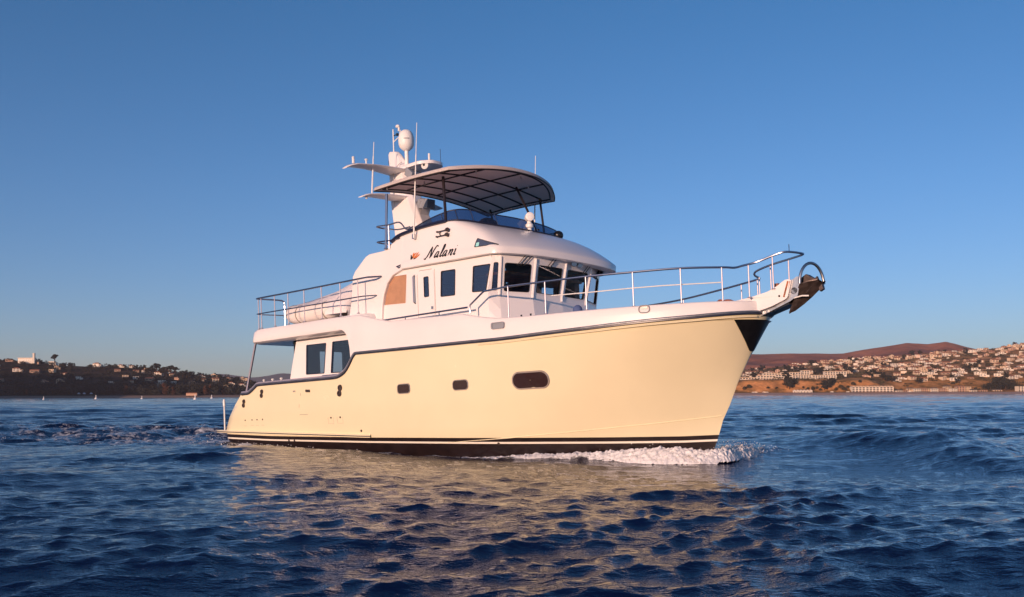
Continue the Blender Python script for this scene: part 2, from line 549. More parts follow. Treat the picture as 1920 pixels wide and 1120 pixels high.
def eight(x, z, s=1.0):
    b = MB()
    p, nrm = on_hull(x, z, 0.012)
    for dz in (-0.062 * s, 0.062 * s):
        c, _ = on_hull(x + dz * 0.25, z + dz, 0.004)
        b.lathe([(0.075 * s, 0), (0.07 * s, 0.02), (0.035 * s, 0.022), (0.03 * s, 0.005)], c, nrm, 14, 0)
    b.build('hawsehole', ['anchor'], hull)
eight(-6.47, 1.77, 0.9); eight(-7.42, 1.53, 0.9); eight(-2.93, 1.68, 1.15)
def dot(x, z, r, name='vent', m='anchor'):
    b = MB(); c, nrm = on_hull(x, z, 0.0)
    b.lathe([(r, 0), (r * 0.9, 0.012), (r * 0.5, 0.014)], c, nrm, 10, 0)
    b.build(name, [m], hull)
for x in (-7.40, -7.04, -6.78, -6.50): dot(x, 1.04, 0.022)
for x in (-3.36, -2.98): dot(x, 0.99, 0.026)
fl = MB(); c, nrm = on_hull(-4.28, 1.74, 0.01)
fl.obox(c, (0.09, 0, -0.006), nrm * 0.012, (0, 0, 0.035)); fl.build('filler_plate', ['anchor'], hull)
fl = MB()
for xx in (-4.93, -4.87): 
    c, nrm = on_hull(xx, 1.76, 0.006); fl.obox(c, (0.018, 0, 0), nrm * 0.01, (0, 0, 0.02))
fl.build('drain_fitting', ['gap'], hull)
# side door seams and vent covers, as thin proud strips on the topsides
def seam(pts, w=0.006, m='seam', name='door_seam'):
    b = MB()
    b.tube([on_hull(x, z, 0.0)[0] for x, z in pts], w, 5, 0)
    b.build(name, [m], hull)
seam([(-4.62, 1.70), (-4.62, 1.62)]); seam([(-4.70, 1.40), (-4.71, 1.30)]); seam([(-4.70, 1.115), (-4.35, 1.11)])
for x in (-7.44, -7.08, -6.82, -6.54): seam([(x - .05, 0.88), (x + 0.09, 0.875)], 0.003, 'seam', 'vent_cover_seam')
for x in (-3.40, -3.02):
    seam([(x - 0.09, 1.0), (x - .09, 0.84), (x + 0.13, 0.83), (x + 0.13, 1.0)], 0.003, 'seam', 'vent_cover_seam')
sr = MB()
kn = []
for x in np.linspace(0.5, 6.74, 40):
    z = float(np.interp(x, [0.5, 2.5, 4.2, 5.6, 6.76], [0.26, 0.345, 0.455, 0.555, 0.665]))
    kn.append(on_hull(x, z, 0.004)[0])
sr.tube(kn, [0.004 + 0.008 * min(1, i / 12) for i in range(40)], 6)
sr.build('spray_rail', ['cream'], hull)
for xx, zz in ((-2.2, 0.62), (-5.35, 0.42), (-5.1, 0.41), (2.2, 0.22)): dot(xx, zz, 0.034, 'through_hull_fitting')
# black stainless chafe plate wrapping the stem under the anchor
ap = MB()
rowsz = np.linspace(1.98, 2.60, 12)
ringsP = []
for z in rowsz:
    f = (z - 1.98) / 0.62
    x0 = float(np.interp(f, [0, 0.3, 0.6, 1.0], [7.455, 7.47, 7.475, 7.47]))
    ln = []
    for k in range(11):
        x = x0 + (stem(z) - x0) * math.sin(math.pi / 2 * k / 10)
        b_ = half(x, z)
        ln.append(Vector((x + 0.012, -(b_ + 0.012), z)))
    ln[-1] = Vector((stem(z) + 0.014, 0, z))
    ringsP.append(ln + [Vector((p.x, -p.y, p.z)) for p in reversed(ln[:-1])])
ap.loft(ringsP, closed=False)
ap.build('stem_plate', ['black'], hull)

M['fairgrey'] = mat('cast_grey_fairlead', (0.16, 0.16, 0.19), 0.5, vary=0.2)
# ---- white raised bulwark
bw = MB()
bx = [-2.96, -2.85, -2.75, -2.66, -2.58, -2.52, -2.47, -2.44] + [x for x in xl if x > -2.43]
rings_s = []
for x in bx:
    zb = float(np.interp(x, [-2.96, -2.75, -2.66, -2.58, -2.52, -2.47, -2.44], [3.27, 3.24, 3.19, 3.10, 2.98, 2.75, 2.38])) if x < -2.43 else sheer(x)
    zt = captop(x) if x < 7.0 else captop(x)
    h = half(x, sheer(x)) if x > -2.4 else half(-2.4, 2.5)
    h0, h1 = h + 0.004, max(h - 0.03, 0.0) + 0.012 * 0
    if x > 7.5: h1 = max(0.02, h - 0.02)
    inw = min(0.16, h * 0.5)
    zc = min(zb, zt - 0.1)
    rings_s.append([(x, -h0, zc), (x, -(h0 + h1) / 2 - 0.004, (zc + zt) / 2), (x, -h1, zt - 0.035), (x, -h1 + min(0.03, inw * .3), zt - 0.005), (x, -h1 + min(0.06, inw * .5), zt), (x, -h1 + inw, zt), (x, -h1 + inw, max(zc, zt - 0.45))])
for sgn in (1, -1):
    bw.loft([[(p[0], sgn * p[1], p[2]) for p in r] for r in rings_s], closed=False)
bul = bw.build('bulwark', ['white'], yacht, smooth=50)
for (x0, z0, x1, z1, ttl) in ((2.40, 2.78, 2.76, 2.93, 0), (5.86, 2.82, 6.10, 2.99, 1)):
    b = MB()
    y = -(half((x0 + x1) / 2, 2.6) - 0.005)
    d = Vector((x1 - x0, -(half(x1, 2.6) - half(x0, 2.6)), 0)).normalized()
    c = Vector(((x0 + x1) / 2, y, (z0 + z1) / 2))
    nr_ = Vector((d.y, -d.x, 0)); nr_ = nr_ if nr_.y < 0 else -nr_
    w, hh = (x1 - x0) / 2, (z1 - z0) / 2
    lo = rrect(-w, -hh, w, hh, hh * (0.55 if not ttl else 0.9), 5)
    li = rrect(-w * .82, -hh * .72, w * .82, hh * .72, hh * (.45 if not ttl else .65), 5)
    F = lambda p, dd: c + d * p[0] + Vector((0, 0, p[1])) + nr_ * dd
    b.loft([[F(p, 0.0) for p in lo], [F(p, 0.03) for p in lo], [F(p, 0.03) for p in li], [F(p, -0.01) for p in li]], True, 0)
    b.poly([[F(p, 0.012) for p in li]], lambda p: p, 1)
    if ttl:
        b.obox(F((0, hh * .35), 0.02), d * w * .6, nr_ * 0.008, (0, 0, hh * .22), 2)
    b.build('fairlead', ['fairgrey' if ttl else 'grey', 'grey' if not ttl else 'canvas', 'black'], bul)

# ---- pulpit with anchor roller
pu = MB()
prof = [(7.15, 2.80), (7.30, 3.02), (7.62, 3.05), (8.02, 3.13), (8.22, 3.22), (8.40, 3.34), (8.53, 3.33), (8.43, 2.96), (8.10, 2.83), (7.80, 2.755), (7.45, 2.78)]
rr_ = rpoly(prof, 0.05, 2)
ringsQ = [[(u, y * (1 if u < 7.6 else 1 - 0.25 * (u - 7.6)), v + dz * 0) for u, v in rr_] for y, dz in ((-0.36, 0), (0.36, 0))]
pu.loft(ringsQ, True, 0, True, True)
pul = pu.build('pulpit', ['white'], yacht, smooth=30, bevel=0.02)
ro = MB()
for sgn in (-1, 1):
    y0 = sgn * 0.2
    P_ = [(8.40, 3.27), (8.62, 3.38), (8.70, 3.36), (8.62, 3.0), (8.45, 2.90), (7.80, 2.66), (7.75, 2.74), (8.36, 2.94)]
    ro.panel(P_, [], lambda u, v, d, y0=y0, s=sgn: (u, y0 + s * d, v), 0.02, 0)
ro.obox((8.08, 0, 2.78), (0.34, 0, 0.10), (0, 0.19, 0), (-0.008, 0, 0.03), 1)
ro.tube([(8.55, -0.22, 3.1), (8.55, 0.22, 3.1)], 0.07, 12, 1)
ro.tube([(8.36, -0.29, 2.99), (8.46, -0.29, 3.30)], 0.018, 6, 2); ro.tube([(8.40, -0.27, 2.97), (8.50, -0.27, 3.30)], 0.014, 6, 2)
ro.build('anchor_roller', ['steelmatte', 'black', 'wood'], pul)
for xx, yy in ((8.30, -.31), (7.98, -.33)):
    pass
d_ = MB(); d_.lathe([(0.022, 0), (0.02, 0.012), (0.008, 0.014)], (8.27, -0.30, 3.02), (0, -1, 0), 10); d_.build('bolt', ['black'], pul)
d_ = MB(); d_.box((8.12, -0.18, 3.18), (8.20, -0.08, 3.30)); d_.build('deck_cleat', ['wood'], pul)
for xx in (7.92, 8.0):
    d_ = MB(); d_.lathe([(0.026, 0), (0.024, 0.02), (0.008, 0.022)], (xx, -0.222, 2.73 + (xx - 7.9) * .2), (0, -1, 0), 10); d_.build('shackle_pin', ['whitemat'], pul)

# ---- boat deck (overhang above cockpit and lounge)
bd = MB()
pl = rpoly([(-7.06, -2.36), (-1.9, -2.395), (-1.9, 2.395), (-7.06, 2.36)], 0.38, 6)
sec = [(0.10, 3.21), (0.01, 3.255), (0.0, 3.31), (0.02, 3.54), (0.07, 3.61), (0.16, 3.625)]
def inset(pl, d):
    cx, cy = -4.5, 0
    return [(u + (d if u < cx else -d), v + (d if v < 0 else -d)) for u, v in pl]
bd.loft([[(u + (0.10 * (z - 3.3) if u < -6.2 else 0), v, z) for u, v in inset(pl, d)] for d, z in sec], True, 0, True, True)
bdeck = bd.build('boat_deck', ['white'], yacht, smooth=40)
sl = MB(); sl.lathe([(0.07, 0), (0.06, -0.03), (0.0, -0.035)], (-5.95, -1.55, 3.212), n=12); sl.build('soffit_light', ['grey'], bdeck)
# stern support posts
for sgn in (-1, 1):
    st = MB(); st.tube([(-6.93, sgn * 2.2, 3.26), (-7.52, sgn * 2.17, 1.80)], 0.035, 10, 0)
    st.tube([(-6.90, sgn * 2.2, 3.26), (-7.46, sgn * 2.17, 1.90)], 0.02, 8, 1)
    st.build('support_post', ['post', 'navy'], yacht)
cr = MB(); cr.tube([(-7.45, -2.12, 1.93), (-6.95, -2.14, 1.98), (-6.78, -2.15, 2.03)], 0.028, 8); cr.build('corner_rail', ['steel'], yacht)

# ---- lounge (main deck house)
lh = MB()
LW = 1.90
wall = [(-5.80, 1.12), (-5.80, 2.0), (-5.40, 3.25), (1.7, 3.25), (1.7, 1.12)]
w1 = rpoly([(-5.00, 2.235), (-4.22, 2.22), (-4.10, 3.03), (-4.95, 3.04)], 0.035)
w2 = rpoly([(-3.92, 2.215), (-3.03, 2.19), (-2.94, 3.03), (-3.81, 3.04)], 0.035)
lh.panel(wall, [w1, w2], lambda u, v, d: (u, -LW + d, v), 0.06, 0, 1, 2)
lh.panel(wall, [w1, w2], lambda u, v, d: (u, LW - d, v), 0.06, 0, 1, 2)
aft = [(-1.84, 1.12), (1.84, 1.12), (1.84, 3.25), (-1.84, 3.25)]
dr = rrect(-0.98, 1.3, -0.12, 2.95, 0.04); dr2 = rrect(0.3, 2.1, 1.2, 2.95, 0.04)
lh.panel(aft, [dr, dr2], lambda u, v, d: (-5.62 + d, u, v), 0.06, 0, 1, 2)
lh.box((-5.5, -1.8, 1.13), (1.7, 1.8, 1.2), 1)
lh.box((1.0, -1.8, 1.2), (1.05, 1.8, 3.2), 1)
lh.box((-3.4, 0.9, 1.2), (-1.4, 1.75, 2.1), 3)
lounge = lh.build('lounge_house', ['white', 'dark', 'black', 'wood'], yacht, smooth=0)
def pane_quad(name, poly, fn, frame, mats, parent, fw=0.03):
    """a window: frame strip round an opening and its glass"""
    b = MB()
    c = Vector((sum(p[0] for p in poly) / len(poly), sum(p[1] for p in poly) / len(poly)))
    o1 = [(p[0] + (p[0] - c[0]) * fw, p[1] + (p[1] - c[1]) * fw) for p in poly]
    i1 = [(p[0] - (p[0] - c[0]) * fw, p[1] - (p[1] - c[1]) * fw) for p in poly]
    b.loft([[fn(p[0], p[1], 0.0) for p in o1], [fn(p[0], p[1], -frame) for p in o1], [fn(p[0], p[1], -frame) for p in i1], [fn(p[0], p[1], 0.02) for p in i1]], True, 0)
    b.poly([[fn(p[0], p[1], 0.012) for p in i1]], lambda p: p, 1)
    return b.build(name, mats, parent)
for w in (w1, w2):
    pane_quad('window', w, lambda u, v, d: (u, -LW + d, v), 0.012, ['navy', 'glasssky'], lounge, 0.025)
gr = MB(); gr.tube(crom([(-4.02, -2.10, 2.06), (-4.0, -2.13, 2.12), (-3.9, -2.15, 2.13), (-3.1, -2.17, 2.13), (-2.85, -2.2, 2.17), (-2.68, -2.22, 2.28)], 5), 0.018, 8)
gr.tube([(-3.45, -2.16, 2.13), (-3.45, -2.16, 2.05)], 0.012, 6)
gr.build('grab_rail', ['steel'], yacht)

# ---- pilothouse: side walls, forward-raked front of four panes
PW = 1.92
ph = MB()
tilt = lambda y: -0.028 * (y + 1.9)
side = [(-2.6, 3.0), (-2.6, 3.62), (-1.95, 4.60), (2.04, 4.60), (2.04, 4.46), (1.90, 3.76), (1.90, 3.0)]
cover = rpoly([(-1.80, 3.80), (-1.60, 4.36), (-1.52, 4.50), (-0.80, 4.485), (-0.87, 3.76)], 0.02, 2)
dwin = rrect(-0.20, 3.84, -0.03, 4.33, 0.035)
w2 = rpoly([(0.36, 3.79), (0.83, 3.775), (0.87, 4.385), (0.40, 4.395)], 0.035)
w3 = rpoly([(1.40, 3.78), (1.83, 3.755), (1.995, 4.36), (1.46, 4.375)], 0.035)
stb = lambda u, v, d: (u, -PW + d, v)
prt = lambda u, v, d: (u, PW - d, v - 0.07)
ph.panel(side, [dwin, w2, w3, cover], stb, 0.07, 0, 1, 2)
ph.panel(side, [dwin, w2, w3], prt, 0.07, 0, 1, 2)
PF = [(1.90, -1.92), (2.05, -1.70), (2.41, -0.93), (2.53, 0.02), (2.54, 0.98), (2.20, 1.92)]
PN = []
for i in range(6):
    ns_ = []
    for a, b in ((i - 1, i), (i, i + 1)):
        if 0 <= a and b < 6:
            e = Vector(PF[b]) - Vector(PF[a])
            ns_.append(Vector((e.y, -e.x)).normalized())
    q = sum(ns_, Vector((0, 0))).normalized()
    PN.append(q)
PN[0] = Vector((0.75, 0.0)); PN[5] = Vector((0.75, 0.0))
def front_off(v):
    return max(0.0, v - 3.70) * 0.24 + max(0.0, 3.62 - v) * 0.16
def front_pt(i, v):
    p = Vector(PF[i]) + PN[i] * (front_off(v) if (v > 3.62 or 0 < i < 5) else 0.0)
    return Vector((p.x, p.y, v + tilt(PF[i][1])))
def front_fn(i):
    a, b = Vector(PF[i]), Vector(PF[i + 1])
    L = (b - a).length
    e = (b - a) / L
    nn = Vector((e.y, -e.x, 0))
    def F(u, v, d):
        p = front_pt(i, v).lerp(front_pt(i + 1, v), u / L)
        return tuple(p - nn * d)
    return F, L
fwins = []
for i in range(5):
    F, L = front_fn(i)
    for (va, vb) in ((3.0, 3.3), (3.3, 3.62), (3.62, 3.70)):
        ph.panel([(0, va), (L, va), (L, vb), (0, vb)], [], F, 0.06, 0, 1, 1)
    mg = 0.105 if i else 0.05
    if i == 0:
        hole = rrect(0.07, 3.765, L - 0.07, 4.39, 0.03)
    else:
        hole = rrect(mg, 3.755, L - mg, 4.385, 0.05)
    ph.panel([(0, 3.70), (L, 3.70), (L, 4.62), (0, 4.62)], [hole], F, 0.06, 0, 1, 2)
    fwins.append((F, hole, i))
# inside: sole, after bulkhead with an opening, helm console
ph.box((-2.4, -1.8, 3.02), (2.0, 1.8, 3.06), 1)
bk = [(-1.84, 3.05), (1.84, 3.05), (1.84, 4.5), (-1.84, 4.5)]
ph.panel(bk, [], lambda u, v, d: (-1.55 + d, u, v), 0.05, 3, 3, 3)
ph.box((1.3, -1.3, 3.06), (1.95, 0.6, 3.78), 3)
ph.box((1.75, 1.35, 3.06), (1.95, 1.55, 4.3), 3)
ph.box((0.2, -1.2, 3.06), (0.75, -0.4, 4.15), 3)
ph.box((1.0, -1.4, 4.2), (2.0, 1.6, 4.26), 3)
pilot = ph.build('pilothouse', ['white', 'wood', 'black', 'wood'], yacht, smooth=0, weld=False, recalc=True)
for w in (w2, w3):
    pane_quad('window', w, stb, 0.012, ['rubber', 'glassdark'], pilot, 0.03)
    pane_quad('window', w, prt, 0.012, ['rubber', 'glassclear'], pilot, 0.03)
for F, hole, i in fwins:
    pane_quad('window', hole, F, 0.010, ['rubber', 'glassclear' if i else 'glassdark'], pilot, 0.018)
# vertical mouldings between the front panes
for i in range(1, 5):
    F, L = front_fn(i)
    b = MB()
    for uu in (0.0,):
        b.tube([F(uu, v, -0.006) for v in (3.62, 3.70, 4.0, 4.3, 4.52)], 0.030, 6)
    b.build('window_post', ['white'], pilot)
pane_quad('window_cover', cover, stb, 0.008, ['white', 'tan'], pilot, 0.02)
# sliding door: proud leaf outline, window, pull bar, latch
dd = MB()
leaf = rpoly([(-0.42, 3.34), (0.15, 3.33), (0.15, 4.49), (-0.42, 4.50)], 0.12, 4)
dd.panel(leaf, [dwin], lambda u, v, d: (u, -PW - 0.014 + d, v), 0.013, 0, 0, 0)
door = dd.build('door', ['white'], pilot, smooth=0)
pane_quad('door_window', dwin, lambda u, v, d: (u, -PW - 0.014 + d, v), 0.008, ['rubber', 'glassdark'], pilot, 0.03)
h = MB(); h.tube([(-0.53, -PW, 3.72), (-0.53, -PW - 0.06, 3.76), (-0.53, -PW - 0.06, 4.38), (-0.53, -PW, 4.42)], 0.02, 8)
h.build('door_handle', ['steel'], pilot)
h = MB(); h.obox((0.08, -PW - 0.025, 3.55), (0.03, 0, 0), (0, 0.014, 0), (0, 0, 0.035)); h.build('door_latch', ['steelmatte'], pilot)
h = MB()
for pts in ([(-0.44, 3.36), (-0.44, 4.4), (-0.34, 4.51), (0.08, 4.50)], [(0.17, 3.35), (0.17, 4.49)], [(-0.44, 3.66), (0.15, 3.65)]):
    h.tube([(u, -PW - 0.002, v) for u, v in pts], 0.008, 5)
h.build('door_track', ['gap'], pilot)
# wipers over each front pane
for i, (uu, nn_) in enumerate(((0.40, 3), (0.34, 2), (0.62, 2), (0.5, 1))):
    F, L = front_fn(i + 1)
    for k in range(nn_):
        b = MB()
        u0 = uu + k * 0.085
        b.tube([F(u0 - 0.02, 4.34, -0.04), F(u0 + 0.17, 4.58, -0.05)], 0.010, 5, 0)
        b.build('wiper', ['rubber'], pilot)
# twin lights under the brow
F, L = front_fn(3)
b = MB()
for uu in (0.15, 0.36):
    c = Vector(F(uu, 4.52, -0.10))
    b.lathe([(0.0, -0.05), (0.06, -0.04), (0.075, 0.04), (0.07, 0.06)], c, (0.8, -0.5, -0.1), 14, 0)
b.build('floodlight', ['steel'], pilot)
b = MB(); b.lathe([(0.05, -0.03), (0.06, 0.03), (0.02, 0.04)], Vector(F(0.26, 4.54, -0.08)), (0.8, -0.5, -0.1), 12); b.build('camera_housing', ['black'], pilot)
b = MB(); F4, L4 = front_fn(4); b.obox(F4(0.75, 4.50, -0.05), (0.05, 0, 0), (0, 0.08, 0), (0, 0, 0.05)); b.build('wiper_motor', ['black'], pilot)

# wing walls carrying the upper works aft of the pilothouse, with the arched recess
ww = MB()
YW = 2.0
arch = [(-1.72, 3.40), (-1.68, 3.75), (-1.60, 4.05), (-1.46, 4.32), (-1.25, 4.50), (-0.98, 4.585), (-0.6, 4.605)]
up = [(-3.0, 3.58), (-2.88, 4.05), (-2.80, 4.67), (-2.72, 4.80), (-2.32, 5.13), (-2.18, 5.18), (-1.62, 5.19), (-1.50, 5.22), (-1.04, 5.50), (-0.9, 5.535), (-0.9, 4.605)]
outer = up + list(reversed(arch[:-1])) + [(-1.62, 3.3), (-3.0, 3.3)]
yup = lambda v: 0.10 * max(0, v - 4.6) / 1.0
for sgn in (-1, 1):
    ww.panel(outer, [], lambda u, v, d, s=sgn: (u, s * (YW - yup(v) - d), v - (0.07 if s > 0 else 0)), 0.13, 0)
ww.panel([(-1.9, 3.3), (1.9, 3.3), (1.9, 5.0), (-1.9, 5.0)], [], lambda u, v, d: (-2.35 + d, u, v), 0.06, 0)
wing = ww.build('wing_wall', ['white'], yacht, smooth=0, bevel=0.025)
fb = MB()
fb.box((-3.35, -1.2, 5.02), (-0.5, 1.2, 5.10)); fb.box((-2.4, -1.85, 5.02), (1.2, 1.85, 5.08))
fb.build('flybridge_deck', ['white'], yacht, smooth=0)

# ---- roof: visor round the front and the shell up to the flybridge coaming
ringA = [(-0.9, -2.02, 4.605), (0, -2.035, 4.595), (1.0, -2.045, 4.58), (1.8, -2.04, 4.57), (2.22, -1.98, 4.56), (2.48, -1.62, 4.55), (2.72, -1.05, 4.53), (2.93, -0.1, 4.49), (3.02, 1.0, 4.44), (2.93, 1.75, 4.41), (2.66, 2.06, 4.41), (2.0, 2.06, 4.43), (1, 2.045, 4.46), (0, 2.035, 4.50), (-0.9, 2.02, 4.53)]
ringD = [(-0.9, -1.90, 5.53), (0, -1.90, 5.575), (0.62, -1.87, 5.575), (0.88, -1.76, 5.565), (1.02, -1.55, 5.555), (1.14, -1.2, 5.53), (1.26, -0.75, 5.505), (1.46, -0.05, 5.47), (1.60, 0.7, 5.43), (1.56, 1.30, 5.41), (1.40, 1.66, 5.41), (1.0, 1.84, 5.42), (0.6, 1.88, 5.43), (0, 1.90, 5.46), (-0.9, 1.90, 5.45)]
def mixr(a, b, t, dz=0.0, out=0.0):
    r = []
    for p, q in zip(a, b):
        v = Vector(p) * (1 - t) + Vector(q) * t
        r.append(v + Vector((0, 0, dz)))
    return r
def outw(r, d):
    c = Vector((0.0, 0, 0)); o = []
    for i, p in enumerate(r):
        a, b = Vector(r[max(0, i - 1)]), Vector(r[min(len(r) - 1, i + 1)])
        t = (b - a); n_ = Vector((t.y, -t.x, 0)).normalized()
        o.append(Vector(p) + n_ * d)
    return o
rA = [Vector(p) for p in ringA]
rD = [Vector(p) for p in ringD]
rB = [p + Vector((0, 0, 0.155)) for p in outw(ringA, 0.012)]
rB2 = [p + Vector((0, 0, 0.185)) for p in outw(ringA, -0.008)]
rr_list = [outw([p + Vector((0, 0, 0.03)) for p in rA], -0.30), outw([p + Vector((0, 0, -0.0)) for p in rA], -0.04), outw([p + Vector((0, 0, 0.02)) for p in rA], 0.0), rB, rB2]
for t in (0.12, 0.28, 0.46, 0.64, 0.80, 0.91, 0.97, 1.0):
    r = []
    for k, (p, q) in enumerate(zip(rB2, rD)):
        s_ = max(0.0, min(1.0, (p.x - 0.9) / 1.3))       # forward part is a crowned slope, the sides stay flat
        v = p * (1 - t) + q * t
        bul_ = 0.13 * math.sin(math.pi * t) ** 0.9 * s_
        lift = Vector((0.25, 0, 1.0))
        # round the shoulder where the side meets the coaming
        v = v + lift * bul_ * 0.75
        r.append(v)
    rr_list.append(r)
top_in = [Vector((p.x * 0.99 - 0.06, p.y * 0.955, p.z + 0.012)) for p in rD]
top_dn = [Vector((p.x * 0.99 - 0.08, p.y * 0.94, p.z - 0.45)) for p in rD]
rr_list += [top_in, top_dn]
fine = [crom(r, 6) for r in rr_list]
rf = MB(); rf.loft(fine, closed=False)
roof = rf.build('roof', ['white'], yacht, smooth=55)
roof_bvh = BVHTree.FromPolygons([Vector(v) for v in rf.v], rf.f)
def on_roof(x, z, out=0.0):
    h = roof_bvh.ray_cast(Vector((x, -6, z)), Vector((0, 1, 0)))
    if h[0] is None: return Vector((x, -2.0 - out, z))
    n_ = h[1] if h[1].y < 0 else -h[1]
    return h[0] + n_ * out
b = MB()
tri = rpoly([(1.62, 4.785), (1.95, 4.775), (2.27, 4.765), (1.95, 4.89), (1.67, 5.0), (1.64, 4.9)], 0.02, 2)
cxz = (1.80, 4.84)
sc_ = [1.0, 1.0, 0.90, 0.88, 0.7, 0.5, 0.3, 0.1]
b.loft([[on_roof(cxz[0] + (u - cxz[0]) * k, cxz[1] + (v - cxz[1]) * k, h_) for u, v in tri] for k, h_ in ((1.0, 0.0), (1.0, 0.020), (0.90, 0.020))], True, 0)
b.loft([[on_roof(cxz[0] + (u - cxz[0]) * k, cxz[1] + (v - cxz[1]) * k, 0.017) for u, v in tri] for k in (0.90, 0.7, 0.5, 0.3, 0.1, 0.01)], True, 1)
rx = rrect(1.665, 4.79, 1.76, 4.885, 0.02)
b.poly([[on_roof(u, v, 0.020) for u, v in rx]], lambda p: p, 2)
M['litpane'] = mat('green_running_light', (0.35, 0.75, 0.72), 0.15, coat=0.5)
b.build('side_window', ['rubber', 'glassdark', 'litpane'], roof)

# horns on the side of the coaming
b = MB()
for dz in (0.055, -0.065):
    y = on_roof(0.5, 5.30 + dz, 0.05)
    b.tube([(0.36, y.y, 5.30 + dz), (0.62, y.y, 5.30 + dz)], 0.012, 6)
    b.lathe([(0.012, 0.0), (0.02, 0.05), (0.046, 0.10), (0.046, 0.15), (0.03, 0.155)], (0.60, y.y, 5.30 + dz), (1, -0.15, 0), 12)
    b.ell((0.36, y.y, 5.30 + dz), (0.03, 0.025, 0.025), 8, 6)
y = on_roof(0.45, 5.3, 0.03)
b.tube([(0.47, y.y, 5.35), (0.43, y.y, 5.30), (0.47, y.y, 5.25)], 0.012, 6)
b.build('air_horn', ['anchor'], roof)

# coaming trim (dark blue), windscreen of dark acrylic with bright braces
tr_ = MB()
trim_pts = [(-1.30, -1.95, 5.37), (-1.04, -1.94, 5.485), (-0.7, -1.93, 5.535), (-0.2, -1.93, 5.575), (0.3, -1.92, 5.59), (0.62, -1.90, 5.595)]
tr_.tube(crom(trim_pts, 5), [0.045] * 25 + [0.02], 8)
tl = [Vector(p) + Vector((0.0, 0, 0.022)) for p in ringD[2:13]]
tr_.tube(crom(tl, 5), 0.02, 6)
tr_.build('coaming_trim', ['navy'], roof)
wsb = [Vector((p[0] - 0.03, p[1] * 0.965, p[2] + 0.01)) for p in ringD]
wsb[0] = Vector((-0.75, -1.84, 5.56))
hts = [0.02, 0.17, 0.27, 0.31, 0.33, 0.33, 0.32, 0.31, 0.27, 0.24, 0.24, 0.25, 0.24, 0.16, 0.02]
wst = [Vector((p.x - 0.45 * h_, p.y * (1 - 0.10 * h_), p.z + h_)) for p, h_ in zip(wsb, hts)]
fwb, fwt = crom(wsb, 6), crom(wst, 6)
ws = MB(); ws.loft([fwb, fwt], closed=False, m=0)
ws.tube(fwt, 0.014, 6, 1)
for k in (10, 17, 26, 36, 46, 56, 66):
    ws.tube([fwb[k] + Vector((0.03, -0.01, 0.0)), fwt[k] + Vector((0.02, -0.01, 0))], 0.014, 6, 2)
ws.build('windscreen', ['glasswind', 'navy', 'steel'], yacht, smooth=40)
b = MB(); b.ell((0.05, 0.25, 5.72), (0.22, 0.42, 0.34), 14, 10); b.box((-0.15, -0.05, 5.08), (0.15, 0.55, 5.5)); b.build('helm_seat', ['seat'], yacht)
b = MB(); b.ell((1.52, 1.32, 5.50), (0.12, 0.14, 0.12), 12, 8); b.build('instrument_cover', ['black'], roof)

# searchlight on the roof
b = MB()
b.lathe([(0.13, 0.0), (0.12, 0.03), (0.06, 0.07), (0.055, 0.14), (0.10, 0.17), (0.10, 0.24), (0.06, 0.27), (0.05, 0.33)], (1.47, 0.2, 5.40), n=16)
b.lathe([(0.0, -0.13), (0.09, -0.12), (0.11, 0.02), (0.11, 0.14), (0.09, 0.15)], (1.46, 0.2, 5.82), (0.75, -0.6, 0), 16)
b.build('searchlight', ['whitemat'], roof)

# ---- lettering and emblem on the side (strokes of a broad italic pen)
def pen(b, pts, m=0, wmax=0.024, wmin=0.006, nib=R(62), out=0.006):
    P = [Vector(p) for p in crom([(x, y, 0) for x, y in pts], 5)]
    k = len(P); Lft, Rgt = [], []
    for i in range(k):
        t = (P[min(k - 1, i + 1)] - P[max(0, i - 1)]).normalized()
        ang = math.atan2(t.y, t.x)
        e = min(1, i / 2.5, (k - 1 - i) / 2.5) * 0.75 + 0.25
        w = (wmin + (wmax - wmin) * abs(math.sin(ang - nib + R(90) - R(90)) if False else math.cos(ang - nib - R(10))) ** 1.5) * e
        nn2 = Vector((-t.y, t.x, 0))
        Lft.append(P[i] + nn2 * w); Rgt.append(P[i] - nn2 * w)
    vs = [on_roof(p.x, p.y, out) for p in Lft] + [on_roof(p.x, p.y, out) for p in Rgt]
    b.add(vs, [(i, i + 1, k + i + 1, k + i) for i in range(k - 1)], m)
def stroke_at(b, x0, z0, s, strokes, m=0, slant=0.45, rise=-0.035, **kw):
    for st_ in strokes:
        pen(b, [(x0 + (u + slant * v) * s, z0 + v * s + rise * (u * s)) for u, v in st_], m, **kw)
LET = {
    'N': [[(-0.28, 0.06), (-0.22, -0.02), (-0.12, 0.0), (0.0, 0.3), (0.12, 0.72), (0.22, 1.0)], [(0.22, 1.0), (0.28, 0.6), (0.36, 0.2), (0.42, 0.0)], [(0.42, 0.0), (0.48, 0.35), (0.58, 0.75), (0.74, 1.02), (0.86, 0.98), (0.88, 0.9)]],
    'a': [[(0.38, 0.42), (0.26, 0.50), (0.10, 0.38), (0.03, 0.15), (0.10, 0.0), (0.24, 0.08), (0.36, 0.30)], [(0.40, 0.50), (0.36, 0.26), (0.36, 0.04), (0.44, 0.0), (0.56, 0.12)]],
    'l': [[(0.0, 0.12), (0.14, 0.42), (0.22, 0.80), (0.18, 1.02), (0.10, 0.95), (0.08, 0.55), (0.06, 0.12), (0.14, 0.0), (0.28, 0.12)]],
    'n': [[(0.0, 0.42), (0.08, 0.50), (0.10, 0.30), (0.08, 0.0)], [(0.09, 0.15), (0.22, 0.44), (0.36, 0.50), (0.40, 0.36), (0.36, 0.10), (0.42, 0.0), (0.54, 0.12)]],
    'i': [[(0.0, 0.34), (0.08, 0.50), (0.08, 0.26), (0.08, 0.06), (0.16, 0.0), (0.28, 0.12)], [(0.10, 0.72), (0.13, 0.76)]],
}
b = MB()
